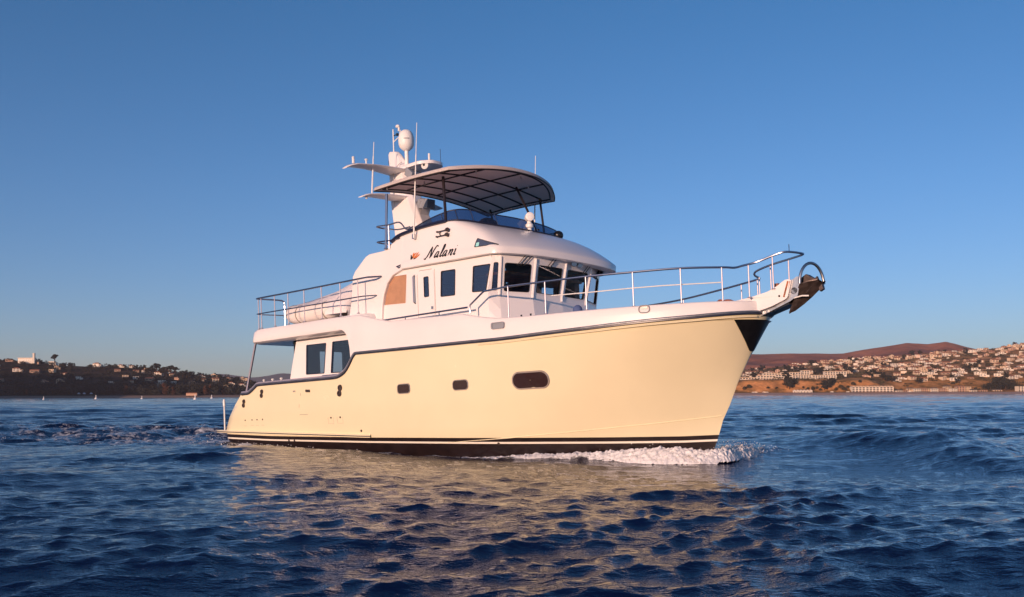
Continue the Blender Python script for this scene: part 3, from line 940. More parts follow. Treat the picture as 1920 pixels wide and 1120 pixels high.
xx = 0.03
for ch, adv in (('N', 0.76), ('a', 0.55), ('l', 0.28), ('a', 0.55), ('n', 0.55), ('i', 0.25)):
    stroke_at(b, xx, 4.74 - 0.035 * (xx), 0.285, LET[ch], wmax=0.020, wmin=0.006)
    xx += adv * 0.335
name_ = b.build('name_lettering', ['black'], roof, smooth=0, weld=False, recalc=False)
b = MB()
for st_ in ([(-0.55, 4.80), (-0.53, 4.87), (-0.55, 4.93)], [(-0.52, 4.80), (-0.48, 4.86), (-0.47, 4.90)], [(-0.45, 4.80), (-0.38, 4.82), (-0.28, 4.86)]):
    pen(b, st_, 1, wmax=0.022, wmin=0.012)
for st_ in ([(-0.46, 4.82), (-0.42, 4.90), (-0.34, 4.95)], [(-0.43, 4.82), (-0.35, 4.88), (-0.27, 4.95)], [(-0.40, 4.82), (-0.31, 4.85), (-0.22, 4.90)], [(-0.47, 4.85), (-0.46, 4.92), (-0.43, 4.96)]):
    pen(b, st_, 0, wmax=0.020, wmin=0.012, out=0.009)
b.build('flower_emblem', ['orange', 'black'], roof, smooth=0, weld=False, recalc=False)
b = MB()
side_pt = lambda u, v: (u, -(YW - yup(v)) - 0.006, v)
b.poly([[(-1.12, 4.70), (-1.06, 4.685), (-0.86, 4.735), (-0.84, 4.755), (-1.0, 4.735), (-1.10, 4.72)]], lambda p: side_pt(*p))
b.poly([[(-1.08, 4.675), (-0.92, 4.70), (-0.97, 4.66), (-1.0, 4.645), (-1.03, 4.655)]], lambda p: side_pt(*p))
b.build('builder_emblem', ['navy'], wing, smooth=0, recalc=False)

# ---- canopy over the flybridge
cn = MB()
def can_plan(y):
    f = 1.58 - (0.60 if y < 0 else 0.78) * (abs(y) / 2.1) ** 2.2
    return f
ys = np.linspace(-2.12, 2.12, 25)
zc = lambda y, x: 6.735 + 0.17 * (1 - (y / 2.12) ** 2) + 0.02 * (x + 1.6) - 0.010 * (y + 2.1)
gx = 12
top, bot = [], []
for y in ys:
    f = can_plan(y)
    top.append([Vector((-1.62 + (f + 1.62) * k / gx, y, zc(y, 0) + 0.03 * math.sin(math.pi * min(1, k / gx)))) for k in range(gx + 1)])
ny = len(ys)
V_ = [p for r in top for p in r]
Fq = [(i * (gx + 1) + k, i * (gx + 1) + k + 1, (i + 1) * (gx + 1) + k + 1, (i + 1) * (gx + 1) + k) for i in range(ny - 1) for k in range(gx)]
cn.add([p + Vector((0, 0, 0.035)) for p in V_], Fq, 0)
cn.add(V_, Fq, 1)
edge = [top[0][k] for k in range(gx + 1)] + [top[i][gx] for i in range(1, ny)] + [top[-1][k] for k in range(gx - 1, -1, -1)] + [top[i][0] for i in range(ny - 2, 0, -1)]
def vout(p, d): 
    return Vector((p.x + d * (1 if p.x > 0.6 and abs(p.y) < 2.1 else (-1 if p.x < -1.6 else 0)), p.y + d * (1 if p.y > 2.1 else (-1 if p.y < -2.1 else 0)), p.z))
cn.loft([[p + Vector((0, 0, 0.036)) for p in edge], [vout(p, 0.03) + Vector((0, 0, 0.015)) for p in edge], [vout(p, 0.045) + Vector((0, 0, -0.055)) for p in edge], [vout(p, 0.035) + Vector((0, 0, -0.068)) for p in edge], [vout(p, 0.02) + Vector((0, 0, -0.055)) for p in edge], [vout(p, 0.0) + Vector((0, 0, -0.004)) for p in edge]], True, 2)
canopy = cn.build('canopy', ['canopytop', 'canopyunder', 'canopytop'], yacht, smooth=50, weld=False)
fr = MB()
hem = [vout(p, 0.04) + Vector((0, 0, -0.072)) for p in edge]
fr.tube(hem, 0.016, 6, closed=True)
inner = [Vector((p.x * 0.93 + 0.02, p.y * 0.95, p.z - 0.04)) for p in edge]
fr.tube(inner, 0.02, 6, closed=True)
for y in (-1.15, -0.05, 1.05):
    f = can_plan(y) - 0.1
    fr.tube([(-1.5 + (f + 1.5) * k / 8, y, zc(y, 0) - 0.03 + 0.02 * math.sin(math.pi * k / 8)) for k in range(9)], 0.02, 6)
for xk in (-0.95, -0.25, 0.45):
    fr.tube([(xk, y, zc(y, 0) - 0.02) for y in np.linspace(-2.0, 2.0, 17)], 0.022, 6)
fr.build('canopy_frame', ['bronze'], canopy)
for (a, c_, m_, r_) in (((-1.45, -1.92, 6.62), (-1.5, -1.96, 5.20), 'steel', 0.034), ((0.38, -1.72, 6.74), (0.50, -1.80, 5.60), 'bronze', 0.036), ((0.70, 0.66, 6.80), (1.50, 0.47, 5.52), 'bronze', 0.030), ((-1.2, 1.75, 6.70), (-0.95, 1.80, 5.50), 'bronze', 0.03), ((0.6, 1.75, 6.70), (0.7, 1.8, 5.45), 'bronze', 0.03)):
    b = MB(); b.tube([a, c_], r_, 10); b.lathe([(0.06, 0), (0.055, 0.03), (0.04, 0.04)], c_, n=10); b.build('canopy_leg', [m_], canopy)
for (y, xk) in ((-2.05, -1.3), (2.05, -1.35), (2.05, -0.7), (2.05, 0.05), (2.05, 0.6), (0.9, 0.9), (-0.4, 0.3), (-1.2, 1.0), (0.2, 1.25), (-1.5, -0.5)):
    b = MB(); z = zc(y, 0); b.tube([(xk, y, z - 0.02), (xk + 0.02, y, z - 0.10)], 0.018, 6); b.build('fabric_clip', ['whitemat'], canopy)

# ---- flybridge rail
b = MB()
for z, dz in ((5.80, 0), (5.40, 0)):
    loop = [(-1.0, -1.93, z + 0.02), (-1.35, -1.96, z + 0.01), (-1.80, -1.95, z + 0.04), (-1.88, -1.85, z + 0.04), (-1.80, -1.70, z + 0.02), (-1.40, -1.62, z - 0.06), (-0.95, -1.62, z - 0.06)]
    if z > 5.6:
        loop = [(-0.55, -1.86, 5.66), (-0.80, -1.89, 5.62), (-1.0, -1.93, z + 0.02)] + loop[1:]
    b.tube(crom(loop, 4), 0.020, 8, 0)
b.tube([(-1.38, -1.95, 5.20), (-1.38, -1.95, 5.83)], 0.022, 8)
b.build('flybridge_rail', ['steel'], yacht)

# ---- mast with spreaders, domes, aerials
def boxring(x0, x1, w, z0, z1=None, ch=0.08):
    z1 = z0 if z1 is None else z1
    zz = lambda x: z0 + (z1 - z0) * (x - x0) / max(1e-6, x1 - x0)
    pts = [(x0 + ch, -w), (x1 - ch * 1.6, -w), (x1, -w + ch * 1.6), (x1, w - ch * 1.6), (x1 - ch * 1.6, w), (x0 + ch, w), (x0, w - ch), (x0, -w + ch)]
    return [(x, y, zz(x)) for x, y in pts]
b = MB()
b.loft([boxring(-2.95, -1.75, 0.36, 5.05), boxring(-2.98, -1.86, 0.34, 6.0, 6.05), boxring(-3.10, -2.18, 0.31, 6.7), boxring(-3.18, -2.38, 0.29, 7.15), boxring(-3.20, -2.50, 0.27, 7.62), boxring(-3.22, -2.55, 0.25, 7.86)], True, 0, True, True)
b.loft([boxring(-3.26, -2.62, 0.17, 7.80, ch=0.07), boxring(-3.32, -2.74, 0.15, 8.1, ch=0.07), boxring(-3.36, -2.90, 0.12, 8.36, 8.30, ch=0.06), boxring(-3.33, -3.0, 0.08, 8.46, 8.40, ch=0.04)], True, 0, True, True)
mast = b.build('mast', ['white'], yacht, smooth=35, bevel=0.02)
def wing_part(name, pts, parent=mast):
    """pts: centre-line stations (x, y, z, chord, thickness)"""
    b = MB(); rings = []
    for (x, y, z, c, t) in pts:
        rings.append([(x + c * math.cos(a), y, z + t * math.sin(a) * (1 if math.sin(a) > 0 else 0.8)) for a in [2 * math.pi * k / 14 for k in range(14)]])
    b.loft(rings, True, 0, True, True)
    return b.build(name, ['white'], parent, smooth=60)
wing_part('spreader', [(-3.0, -1.97, 7.60, 0.10, 0.018), (-2.97, -1.88, 7.65, 0.17, 0.035), (-2.93, -1.70, 7.70, 0.22, 0.045), (-2.90, -1.2, 7.745, 0.27, 0.05), (-2.88, -0.7, 7.76, 0.33, 0.06), (-2.86, 0, 7.76, 0.42, 0.08), (-2.88, 0.7, 7.76, 0.33, 0.06), (-2.90, 1.2, 7.745, 0.27, 0.05), (-2.93, 1.70, 7.70, 0.22, 0.045), (-3.0, 1.97, 7.60, 0.10, 0.018)])
# forward radar platform
b = MB()
pl2 = rpoly([(-2.95, -0.26), (-2.0, -0.20), (-1.72, 0.05), (-1.72, 0.45), (-1.9, 0.6), (-2.95, 0.32)], 0.12, 4)
zt2 = lambda u: 7.88 + 0.05 * (u + 2.9)
b.loft([[(u, v, zt2(u) - 0.10) for u, v in inset(pl2, 0)], [(u, v, zt2(u) - 0.02) for u, v in pl2], [(u, v, zt2(u)) for u, v in [(-2.4 + (q[0] + 2.4) * .95, .1 + (q[1] - .1) * .93) for q in pl2]]], True, 0, True, True)
b.build('radar_platform', ['white'], mast, smooth=50)
b = MB(); b.lathe([(0.10, -0.03), (0.11, 0.0), (0.11, 0.05), (0.05, 0.09)], (-1.95, 0.0, 7.80), (0.3, -1, 0), 14); b.lathe([(0.045, 0.05), (0.04, 0.095), (0, 0.1)], (-1.95, 0.0, 7.80), (0.3, -1, 0), 12, 1); b.build('loudhailer', ['whitemat', 'black'], mast)
wing_part('lower_platform', [(-2.85, -1.58, 6.86, 0.10, 0.015), (-2.80, -1.45, 6.91, 0.19, 0.03), (-2.76, -1.1, 6.95, 0.25, 0.045), (-2.74, -0.6, 6.98, 0.30, 0.06), (-2.72, 0.0, 6.98, 0.36, 0.08), (-2.74, 0.6, 6.96, 0.30, 0.06), (-2.80, 1.3, 6.93, 0.19, 0.03)])
b = MB(); b.tube([(-2.8, -1.42, 6.89), (-2.8, -1.42, 6.82)], 0.03, 8); b.build('deck_light', ['whitemat'], mast)
# curved bracket with loudspeaker box ahead of the mast
b = MB()
arc = crom([(-2.28, -0.16, 6.35), (-2.30, -0.16, 6.60), (-2.22, -0.16, 6.80), (-2.0, -0.16, 6.90)], 5)
b.loft([[(p.x, -0.16, p.z) for p in arc], [(p.x, 0.16, p.z) for p in arc], [(p.x + 0.14, 0.16, p.z - 0.04) for p in arc], [(p.x + 0.14, -0.16, p.z - 0.04) for p in arc]], True, 0)
b.build('bracket', ['white'], mast, smooth=50)
b = MB(); b.obox((-1.98, 0.0, 6.74), (0.20, 0, -0.03), (0, 0.15, 0), (0.015, 0, 0.13)); b.build('loudspeaker', ['grey'], mast, smooth=0, bevel=0.02)
# black box bracket behind the platform edge
b = MB(); b.obox((-2.32, -0.22, 7.60), (0.12, 0, -0.10), (0, 0.10, 0), (0.04, 0, 0.10)); b.build('cable_box', ['grey'], mast, smooth=0, bevel=0.02)
# domes
b = MB(); b.tube([(-2.68, 0.0, 7.80), (-2.68, 0.0, 8.40)], 0.055, 12)
b.lathe([(0.08, 8.36), (0.13, 8.40), (0.19, 8.46), (0.215, 8.54), (0.222, 8.64), (0.215, 8.74), (0.19, 8.83), (0.145, 8.90), (0.08, 8.94), (0.0, 8.955)], (-2.68, 0, 0), n=24)
dome = b.build('satellite_dome', ['whitemat'], mast, smooth=60)
b = MB()
arcp = [(-2.68 + 0.2245 * math.cos(R(a)), 0.2245 * math.sin(R(a)), 8.655) for a in range(-62, -18, 6)]
b.loft([[Vector(p) + Vector((0, 0, 0.014)) for p in arcp], [Vector(p) - Vector((0, 0, 0.014)) for p in arcp]], closed=False)
b.build('dome_marking', ['grey'], dome, recalc=False, weld=False)
# mast-head gear
b = MB(); b.tube([(-3.20, 0.0, 8.40), (-3.20, 0.0, 9.08)], 0.018, 8); b.tube([(-3.20, 0, 8.72), (-2.96, 0, 8.82), (-2.90, 0, 9.0)], 0.014, 6)
b.lathe([(0.03, 0), (0.03, 0.12), (0.0, 0.13)], (-2.96, 0, 8.98), n=10); b.ell((-2.99, -0.02, 9.12), (0.07, 0.05, 0.045), 12, 8)
b.build('masthead_light', ['whitemat'], mast)
b = MB(); b.obox((-3.15, 0, 8.90), (0.06, 0, 0.008), (0, 0.012, 0), (0, 0, 0.008)); b.lathe([(0.04, -.03), (0.04, .03)], (-3.03, 0, 8.90), n=10); b.build('wind_sensor', ['black'], mast)
for (x, y, z, hh, r_, nm) in ((-2.9, -1.75, 7.74, 0.16, 0.035, 'gps_receiver'), (-2.9, -1.30, 7.78, 0.14, 0.022, 'gps_receiver'), (-2.0, 0.20, 7.92, 0.26, 0.03, 'aerial_stub'), (-1.78, 0.42, 7.90, 0.40, 0.006, 'aerial_stub')):
    b = MB(); b.tube([(x, y, z), (x, y, z + hh)], r_, 10)
    if nm == 'gps_receiver': b.ell((x, y, z + hh), (0.05 if r_ < .03 else .04, 0.05 if r_ < .03 else .04, 0.03), 12, 6)
    b.build(nm, ['whitemat' if r_ > .01 else 'rubber'], mast)
b = MB(); b.tube(crom([(-2.95, -0.30, 6.6), (-2.9, -0.30, 7.3), (-2.86, -0.36, 7.7), (-2.80, -0.22, 7.95), (-2.7, -0.18, 8.02)], 5), 0.010, 5); b.build('cable', ['gap'], mast)
b = MB(); b.tube([(-3.28, -0.05, 7.95), (-3.33, -0.05, 8.2)], 0.04, 6); b.build('steaming_light', ['black'], mast)
def whip(a, c, r0, r1, parent, mount=True):
    b = MB(); A, C = Vector(a), Vector(c)
    b.tube([A, A.lerp(C, 0.45), A.lerp(C, 0.46), A.lerp(C, 0.72), A.lerp(C, 0.73), C], [r0, r0 * 0.95, r0 * 0.8, r0 * 0.75, r1, r1 * 0.8], 8)
    b.build('whip_aerial', ['whitemat'], parent)
whip((-0.40, -2.03, 5.32), (-0.13, -2.05, 8.12), 0.020, 0.010, yacht)
b = MB(); b.obox((-0.42, -1.99, 5.36), (0.035, 0, 0), (0, 0.05, 0), (0, 0, 0.06)); b.build('aerial_mount', ['steelmatte'], yacht)
whip((-2.80, -1.22, 7.0), (-2.80, -1.09, 8.42), 0.022, 0.012, mast)
whip((0.05, 2.12, 5.5), (0.15, 2.2, 8.04), 0.018, 0.010, yacht)

# ---- boat deck rail
b = MB()
rt = 4.50
top = [(-1.66, -2.02, 4.53), (-1.80, -2.25, 4.51), (-2.1, -2.30, 4.51), (-4.3, -2.30, 4.50), (-6.45, -2.30, 4.505), (-6.70, -2.22, 4.51), (-6.78, -2.0, 4.52), (-6.78, -1.45, 4.53), (-6.76, -1.32, 4.50), (-6.75, -1.28, 4.40), (-6.75, -1.28, 3.62)]
b.tube(crom(top, 4), 0.024, 8)
mid = [(-1.86, -2.02, 4.07), (-2.0, -2.25, 4.05), (-2.3, -2.30, 4.05), (-4.3, -2.30, 4.05), (-6.45, -2.30, 4.06), (-6.70, -2.22, 4.07), (-6.78, -2.0, 4.07), (-6.76, -1.30, 4.09)]
b.tube(crom(mid, 4), 0.017, 8)
b.tube([(-6.7, 1.3, 3.62), (-6.7, 1.3, 4.5), (-6.7, 2.2, 4.5), (-6.4, 2.3, 4.5), (-2.0, 2.3, 4.5)], 0.024, 8)
b.tube([(-6.7, 1.3, 4.06), (-6.7, 2.2, 4.06), (-6.4, 2.3, 4.06), (-2.0, 2.3, 4.06)], 0.017, 8)
brail = b.build('boat_deck_rail', ['steel'], yacht)
stn = MB(); stn.tube([(0, 0, 0), (0, 0, 0.88)], 0.014, 8); stn.lathe([(0.045, 0), (0.04, 0.02), (0.022, 0.025)], (0, 0, 0), n=10)
st0 = stn.build('stanchion', ['post'], brail)
first = True
for (x, y) in ((-6.68, -2.24), (-6.46, -2.30), (-5.82, -2.30), (-5.20, -2.30), (-4.48, -2.30), (-3.73, -2.30), (-2.95, -2.30), (-2.25, -2.30), (-6.2, 2.3), (-5.0, 2.3), (-3.8, 2.3), (-2.6, 2.3)):
    s_ = st0 if first else st0.copy()
    if not first: sc.collection.objects.link(s_); s_.parent = brail
    first = False
    s_.location = (x, y, 3.625)

# ---- bow rail and pulpit rail
b = MB()
hr = [(-1.62, -2.22, 3.37), (-0.24, -2.27, 3.37), (1.55, -2.27, 3.38), (1.63, -2.27, 3.385), (1.66, -2.27, 3.41)]
b.tube(hr[:3], 0.022, 8)
b.tube([(1.63, -2.27, 3.24), (1.63, -2.27, 3.42), (2.02, -2.27, 3.66), (2.10, -2.27, 3.69)] + crom([(2.45, -2.26, 3.70), (2.79, -2.25, 3.715), (3.77, -2.16, 3.71), (4.74, -1.99, 3.71), (5.72, -1.72, 3.70), (6.62, -1.33, 3.70), (7.31, -0.84, 3.675), (7.50, -0.66, 3.66), (7.62, -0.52, 3.70), (7.85, -0.36, 3.76), (8.22, -0.30, 3.86), (8.42, -0.22, 3.90), (8.62, 0.05, 3.87), (8.55, 0.24, 3.87), (8.30, 0.30, 3.84), (7.80, 0.38, 3.78), (7.45, 0.48, 3.72), (7.32, 0.58, 3.68), (7.30, 0.66, 3.64), (7.32, 0.80, 3.60), (7.2, 0.95, 3.60), (6.62, 1.33, 3.60), (5.72, 1.72, 3.57), (4.74, 1.99, 3.52), (3.77, 2.16, 3.50), (2.79, 2.25, 3.50)], 5), 0.022, 8)
b.tube([(8.44, -0.12, 3.90), (8.44, -0.12, 4.06)], 0.010, 6)
bowrail = b.build('bow_rail', ['steel'], yacht)
for x in (-0.55, 0.62):
    b = MB(); b.tube([(x, -2.25, 3.26), (x, -2.27, 3.37)], 0.015, 6); b.build('stanchion', ['steel'], bowrail)
wr = MB(); wr.tube([(3.9, -2.13, 3.39)] + [(x, -y, 3.37) for x, y in ((4.74, 1.99), (5.72, 1.72), (6.3, 1.49), (7.29, 0.86))], 0.012, 6); wr.build('guard_wire', ['whitemat'], bowrail)
for (x, y, zb, zt) in ((2.79, -2.26, 3.0, 3.71), (3.77, -2.17, 3.0, 3.70), (4.74, -2.0, 2.99, 3.70), (5.74, -1.73, 2.98, 3.69), (6.64, -1.34, 2.97, 3.69), (7.31, -0.85, 2.97, 3.67), (7.70, -0.45, 3.04, 3.72), (8.16, -0.31, 3.17, 3.85), (8.22, 0.31, 3.2, 3.84), (7.78, 0.39, 3.08, 3.77), (7.34, 0.76, 3.0, 3.61), (7.2, 0.95, 2.98, 3.60), (6.62, 1.33, 2.98, 3.60), (4.74, 1.99, 2.98, 3.5)):
    b = MB(); b.tube([(x, y, zb - 0.02), (x, y, zt)], 0.015, 8); b.lathe([(0.05, 0), (0.045, 0.015), (0.025, 0.02)], (x, y, zb), n=10); b.build('stanchion', ['post'], bowrail)
# things on the foredeck that show above the bulwark
b = MB(); b.ell((6.9, 0.1, 2.98), (0.22, 0.16, 0.16), 12, 8); b.tube([(6.7, -0.1, 2.9), (6.7, 0.2, 3.1)], 0.08, 10); b.build('anchor_windlass', ['wood'], yacht)
b = MB(); b.ell((3.98, -1.3, 3.12), (0.11, 0.11, 0.12), 14, 8); b.build('vent_cover', ['blue'], yacht)
for xx in (3.06, 3.33):
    b = MB(); b.tube([(xx, -2.15, 2.98), (xx, -2.15, 3.06)], 0.02, 6); b.build('deck_light', ['black'], yacht)

# ================================================================== covered dinghy lying on the boat deck
ding = empty('covered_dinghy', BOAT)
tag(ding, 'inflatable dinghy under a pinkish white canvas cover lying on the boat deck', 'dinghy')
b = MB()
path = crom([(-3.75, -1.62, 3.98), (-4.6, -1.64, 3.97), (-5.6, -1.60, 3.98), (-6.15, -1.38, 4.06), (-6.38, -0.95, 4.12), (-6.40, -0.6, 4.12), (-6.15, -0.12, 4.06), (-5.6, 0.1, 3.98), (-4.6, 0.12, 3.97), (-3.75, 0.1, 3.98)], 5)
rad = [0.26] * len(path); rad[0] = rad[-1] = 0.12; rad[1] = rad[-2] = 0.2
b.tube(path, rad, 14)
tube_ = b.build('inflatable_tube', ['hyp'], ding, smooth=70)
for k in (3, 9, 13):
    b = MB(); p, q = path[k], path[k + 1]; t = (q - p).normalized(); b.lathe([(0.264, -0.022), (0.268, 0.0), (0.264, 0.022)], p, t, 18); b.build('strap', ['seam'], ding)
b = MB()
st_ = [(-6.62, 4.20, 4.22, 0.22), (-6.45, 4.20, 4.36, 0.50), (-6.1, 4.20, 4.47, 0.84), (-5.7, 4.17, 4.50, 1.0), (-5.2, 4.15, 4.55, 1.08), (-4.6, 4.14, 4.66, 1.10), (-4.1, 4.12, 4.80, 1.10), (-3.7, 4.06, 4.93, 1.08), (-3.45, 3.98, 5.0, 1.04), (-3.36, 3.90, 4.97, 0.98)]
rng = random.Random(4)
rings = []
for (x, zl, zh, w) in st_:
    ring = []
    for k in range(17):
        a = -1 + 2 * k / 16
        yy = -0.76 + a * w
        pk = max(0, 1 - abs(a) ** 1.25)
        ring.append((x + 0.02 * rng.uniform(-1, 1), yy, zl + (zh - zl) * pk + 0.018 * math.sin(9 * a + 5 * x) + 0.012 * rng.uniform(-1, 1)))
    rings.append(ring)
b.loft(rings, closed=False)
b.loft([rings[-1], [(x + 0.02, y, z * 0.4 + 3.75 * 0.6) for x, y, z in rings[-1]], [(x + 0.0, y, 3.66) for x, y, z in rings[-1]]], closed=False)
b.loft([[r[k] for r in rings[6:]] + [] for k in (0,)] + [[(p[0], p[1] - 0.03, 3.80) for p in [r[0] for r in rings[6:]]]], closed=False)
cov = b.build('cover', ['canvas'], ding, smooth=50)
b = MB(); b.box((-5.4, -1.4, 3.625), (-5.2, -0.1, 3.8)); b.box((-4.3, -1.4, 3.625), (-4.1, -0.1, 3.8)); b.build('chock', ['rubber'], ding)

# ================================================================== anchor in the bow roller
anc = empty('plough_anchor', BOAT @ Matrix.Translation((8.6, 0, 2.75)))
tag(anc, 'dark galvanised plough anchor with a round roll bar hanging in the bow roller', 'anchor')
A0 = Vector((8.6, 0, 2.75))
def abuild(b, name, m):
    b.v = [tuple(Vector(v) - A0) for v in b.v]
    return b.build(name, [m], anc, smooth=40)
b = MB()   # shank lying in the roller
b.panel([(7.95, 2.80), (8.5, 3.02), (8.78, 3.20), (8.95, 3.36), (8.98, 3.28), (8.84, 3.06), (8.55, 2.92), (8.0, 2.72)], [], lambda u, v, d: (u, -0.035 + d, v), 0.07); abuild(b, 'shank', 'anchor')
b = MB()   # ploughshare: two plates meeting at a ridge, point down and aft
K = [Vector(p) for p in ((8.33, 0, 2.68), (8.46, 0, 2.72), (8.66, 0, 2.84), (8.84, 0, 2.97), (9.00, 0, 3.10), (9.06, 0, 3.20))]
for sgn in (-1, 1):
    Wg = [Vector((x, sgn * y, z)) for x, y, z in ((8.335, 0.02, 2.70), (8.45, 0.09, 2.86), (8.56, 0.17, 3.04), (8.68, 0.25, 3.20), (8.86, 0.27, 3.24), (9.03, 0.20, 3.26))]
    b.loft([K, [k.lerp(w, 0.5) + Vector((0.0, sgn * 0.015, -0.01)) for k, w in zip(K, Wg)], Wg, [w + Vector((0, 0, 0.02)) for w in Wg], [k + Vector((0, 0, 0.035)) for k in K]], True, 0)
b.obox((9.03, 0.0, 3.12), (0.035, 0, 0.02), (0, 0.05, 0), (-0.01, 0, 0.05))
abuild(b, 'fluke', 'anchor')
b = MB()   # stock block behind the fluke
b.panel([(8.60, 3.12), (8.66, 3.36), (8.76, 3.42), (8.84, 3.36), (8.98, 3.28), (8.9, 3.12)], [], lambda u, v, d: (u, -0.10 + d, v), 0.20); abuild(b, 'fluke_web', 'anchor')
b = MB()
arc = [(8.66 + 0.30 * (k / 16) - 0.02 * math.sin(math.pi * k / 16), -0.26 + 0.52 * k / 16 * 0.4, 3.14 + 0.10 * (k / 16) + 0.42 * math.sin(math.pi * k / 16) ** 0.75) for k in range(17)]
arc = [(8.70 + 0.13 * (1 - math.cos(math.pi * k / 16)) * 1.0, -0.28 * math.cos(math.pi * k / 16), 3.22 + 0.42 * math.sin(math.pi * k / 16)) for k in range(17)]
b.tube(arc, 0.030, 10); abuild(b, 'roll_bar', 'steelmatte')
b = MB(); b.tube([(8.45, -0.19, 2.95), (8.72, -0.24, 2.98), (8.84, -0.2, 2.97)], 0.016, 6); abuild(b, 'lashing', 'whitemat')

# ================================================================== SEA
def vnoise(x, y, seed=0):
    """smooth value noise"""
    def hsh(i, j):
        return np.modf(np.abs(np.sin(i * 127.1 + j * 311.7 + seed * 74.7) * 43758.5453))[0]
    xi, yi = np.floor(x), np.floor(y); fx, fy = x - xi, y - yi
    fx, fy = fx * fx * (3 - 2 * fx), fy * fy * (3 - 2 * fy)
    return (hsh(xi, yi) * (1 - fx) + hsh(xi + 1, yi) * fx) * (1 - fy) + (hsh(xi, yi + 1) * (1 - fx) + hsh(xi + 1, yi + 1) * fx) * fy
def fbm(x, y, o=4, seed=0):
    s, a = 0, 0.5
    for k in range(o):
        s = s + a * (vnoise(x * 2 ** k, y * 2 ** k, seed + k) - 0.5); a *= 0.5
    return s
rs = np.random.RandomState(11)
WLX = np.linspace(-9.2, 6.4, 80)
WLB = np.array([half(x, -0.0437 * x) if -8.3 < x < stem(-0.0437 * x) else 0.0 for x in WLX])
BI = np.array(BOATI)
def boat_xy(X, Y):
    return BI[0, 0] * X + BI[0, 1] * Y + BI[0, 3], BI[1, 0] * X + BI[1, 1] * Y + BI[1, 3]
r_ = [0.5 + 0.3 * k for k in range(15)]
while r_[-1] < 2600:
    r = r_[-1]
    r_.append(r + 0.010 + 0.0033 * r + (0.004 * (r - 90) if r > 90 else 0))
rad = np.array(r_)
th = np.concatenate([np.radians(np.arange(-180, -42, 4.0)), np.arange(-0.72, 0.72, 0.0018), np.radians(np.arange(44, 180, 4.0))])
dth = np.gradient(th); dth[0] = dth[-1] = 0.07
RR, TT = np.meshgrid(rad, th, indexing='ij')
X0, Y0 = RR * np.sin(TT), RR * np.cos(TT)
space = np.maximum(np.where(RR < 4.6, 0.3, 0.010 + 0.0033 * RR + 0.004 * np.maximum(0, RR - 90)), RR * dth[None, :])
dX, dY, dZ = np.zeros_like(X0), np.zeros_like(X0), np.zeros_like(X0)
bxx, byy = boat_xy(X0, Y0)
bw_ = np.interp(bxx, WLX, WLB, left=0, right=0)
dhull = np.where((bxx < 6.3) & (bxx > -8.4), np.abs(byy) - bw_, np.hypot(np.where(bxx >= 6.3, bxx - 6.3, -8.4 - bxx), np.maximum(0, np.abs(byy) - np.where(bxx < -8.3, 2.0, 0.0))))
wake = np.exp(-np.maximum(0, np.abs(byy) - 2.2 - 0.10 * np.maximum(0, -8 - bxx)) ** 2 / 2.5) * (1 / (1 + np.exp((bxx + 5.5) / 0.8))) * np.exp(-np.maximum(0, -9 - bxx) / 26.0)
calm = 1 - 0.62 * np.exp(-(np.maximum(dhull, 0) / 9.0) ** 2)
lee = np.exp(-((X0 + 0.8) / 5.0) ** 4) / (1 + np.exp((Y0 - 25) / 1.5))       # smoother water in the lee of the hull
calm = calm * (1 - 0.26 * lee)
group = 0.45 + 1.15 * vnoise(X0 / 3.6 + 5, Y0 / 5.5, 2)           # gusts: rougher and smoother patches
group2 = 0.5 + 1.0 * vnoise(X0 / 1.7 + 9, Y0 / 3.0, 5)
NW = 220
lam = 16.0 * (0.17 / 16.0) ** ((np.arange(NW) + rs.rand(NW)) / NW)
main = R(-90 + 14)
for i in range(NW):
    L = lam[i]
    sp = 15 if L > 4 else (20 if L > 1.2 else (26 if L > .5 else 36))
    a = main + R(rs.randn() * sp)
    if rs.rand() < 0.10: a += R(60 * rs.choice([-1, 1]))
    kx, ky = math.cos(a), math.sin(a)
    k = 2 * math.pi / L
    st_ = 0.0065 if L > 8 else (0.0095 if L > 3 else (0.0165 if L > 1.2 else (0.0285 if L > 0.5 else 0.042)))
    amp = st_ / k * rs.uniform(0.6, 1.4)
    phs = k * (kx * X0 + ky * Y0) + rs.rand() * 6.283
    wgt = np.clip((L / space - 2.6) / 2.5, 0, 1)
    wgt = wgt * (calm if L < 8 else 1) * (group if L < 3 else 1) * (group2 if L < 0.9 else 1)
    if L < 2.5: wgt = wgt * (1 + 0.9 * wake)
    sn, cs = np.sin(phs), np.cos(phs)
    q = 1.05
    dZ += amp * wgt * cs
    dX -= q * amp * wgt * kx * sn
    dY -= q * amp * wgt * ky * sn
# two longer swells crossing the foreground
for (L, az, amp, ph_) in ((19.0, -64, 0.06, 1.0), (11.5, -82, 0.03, 2.2), (27.0, -75, 0.07, 4.0)):
    k = 2 * math.pi / L
    phs = k * (math.cos(R(az)) * X0 + math.sin(R(az)) * Y0) + ph_
    wgt = np.clip((L / space - 2.6) / 2.5, 0, 1) * np.clip(1 - np.exp(-(np.maximum(dhull, 0) / 3.0) ** 2), 0.25, 1)
    dZ += amp * wgt * np.cos(phs)
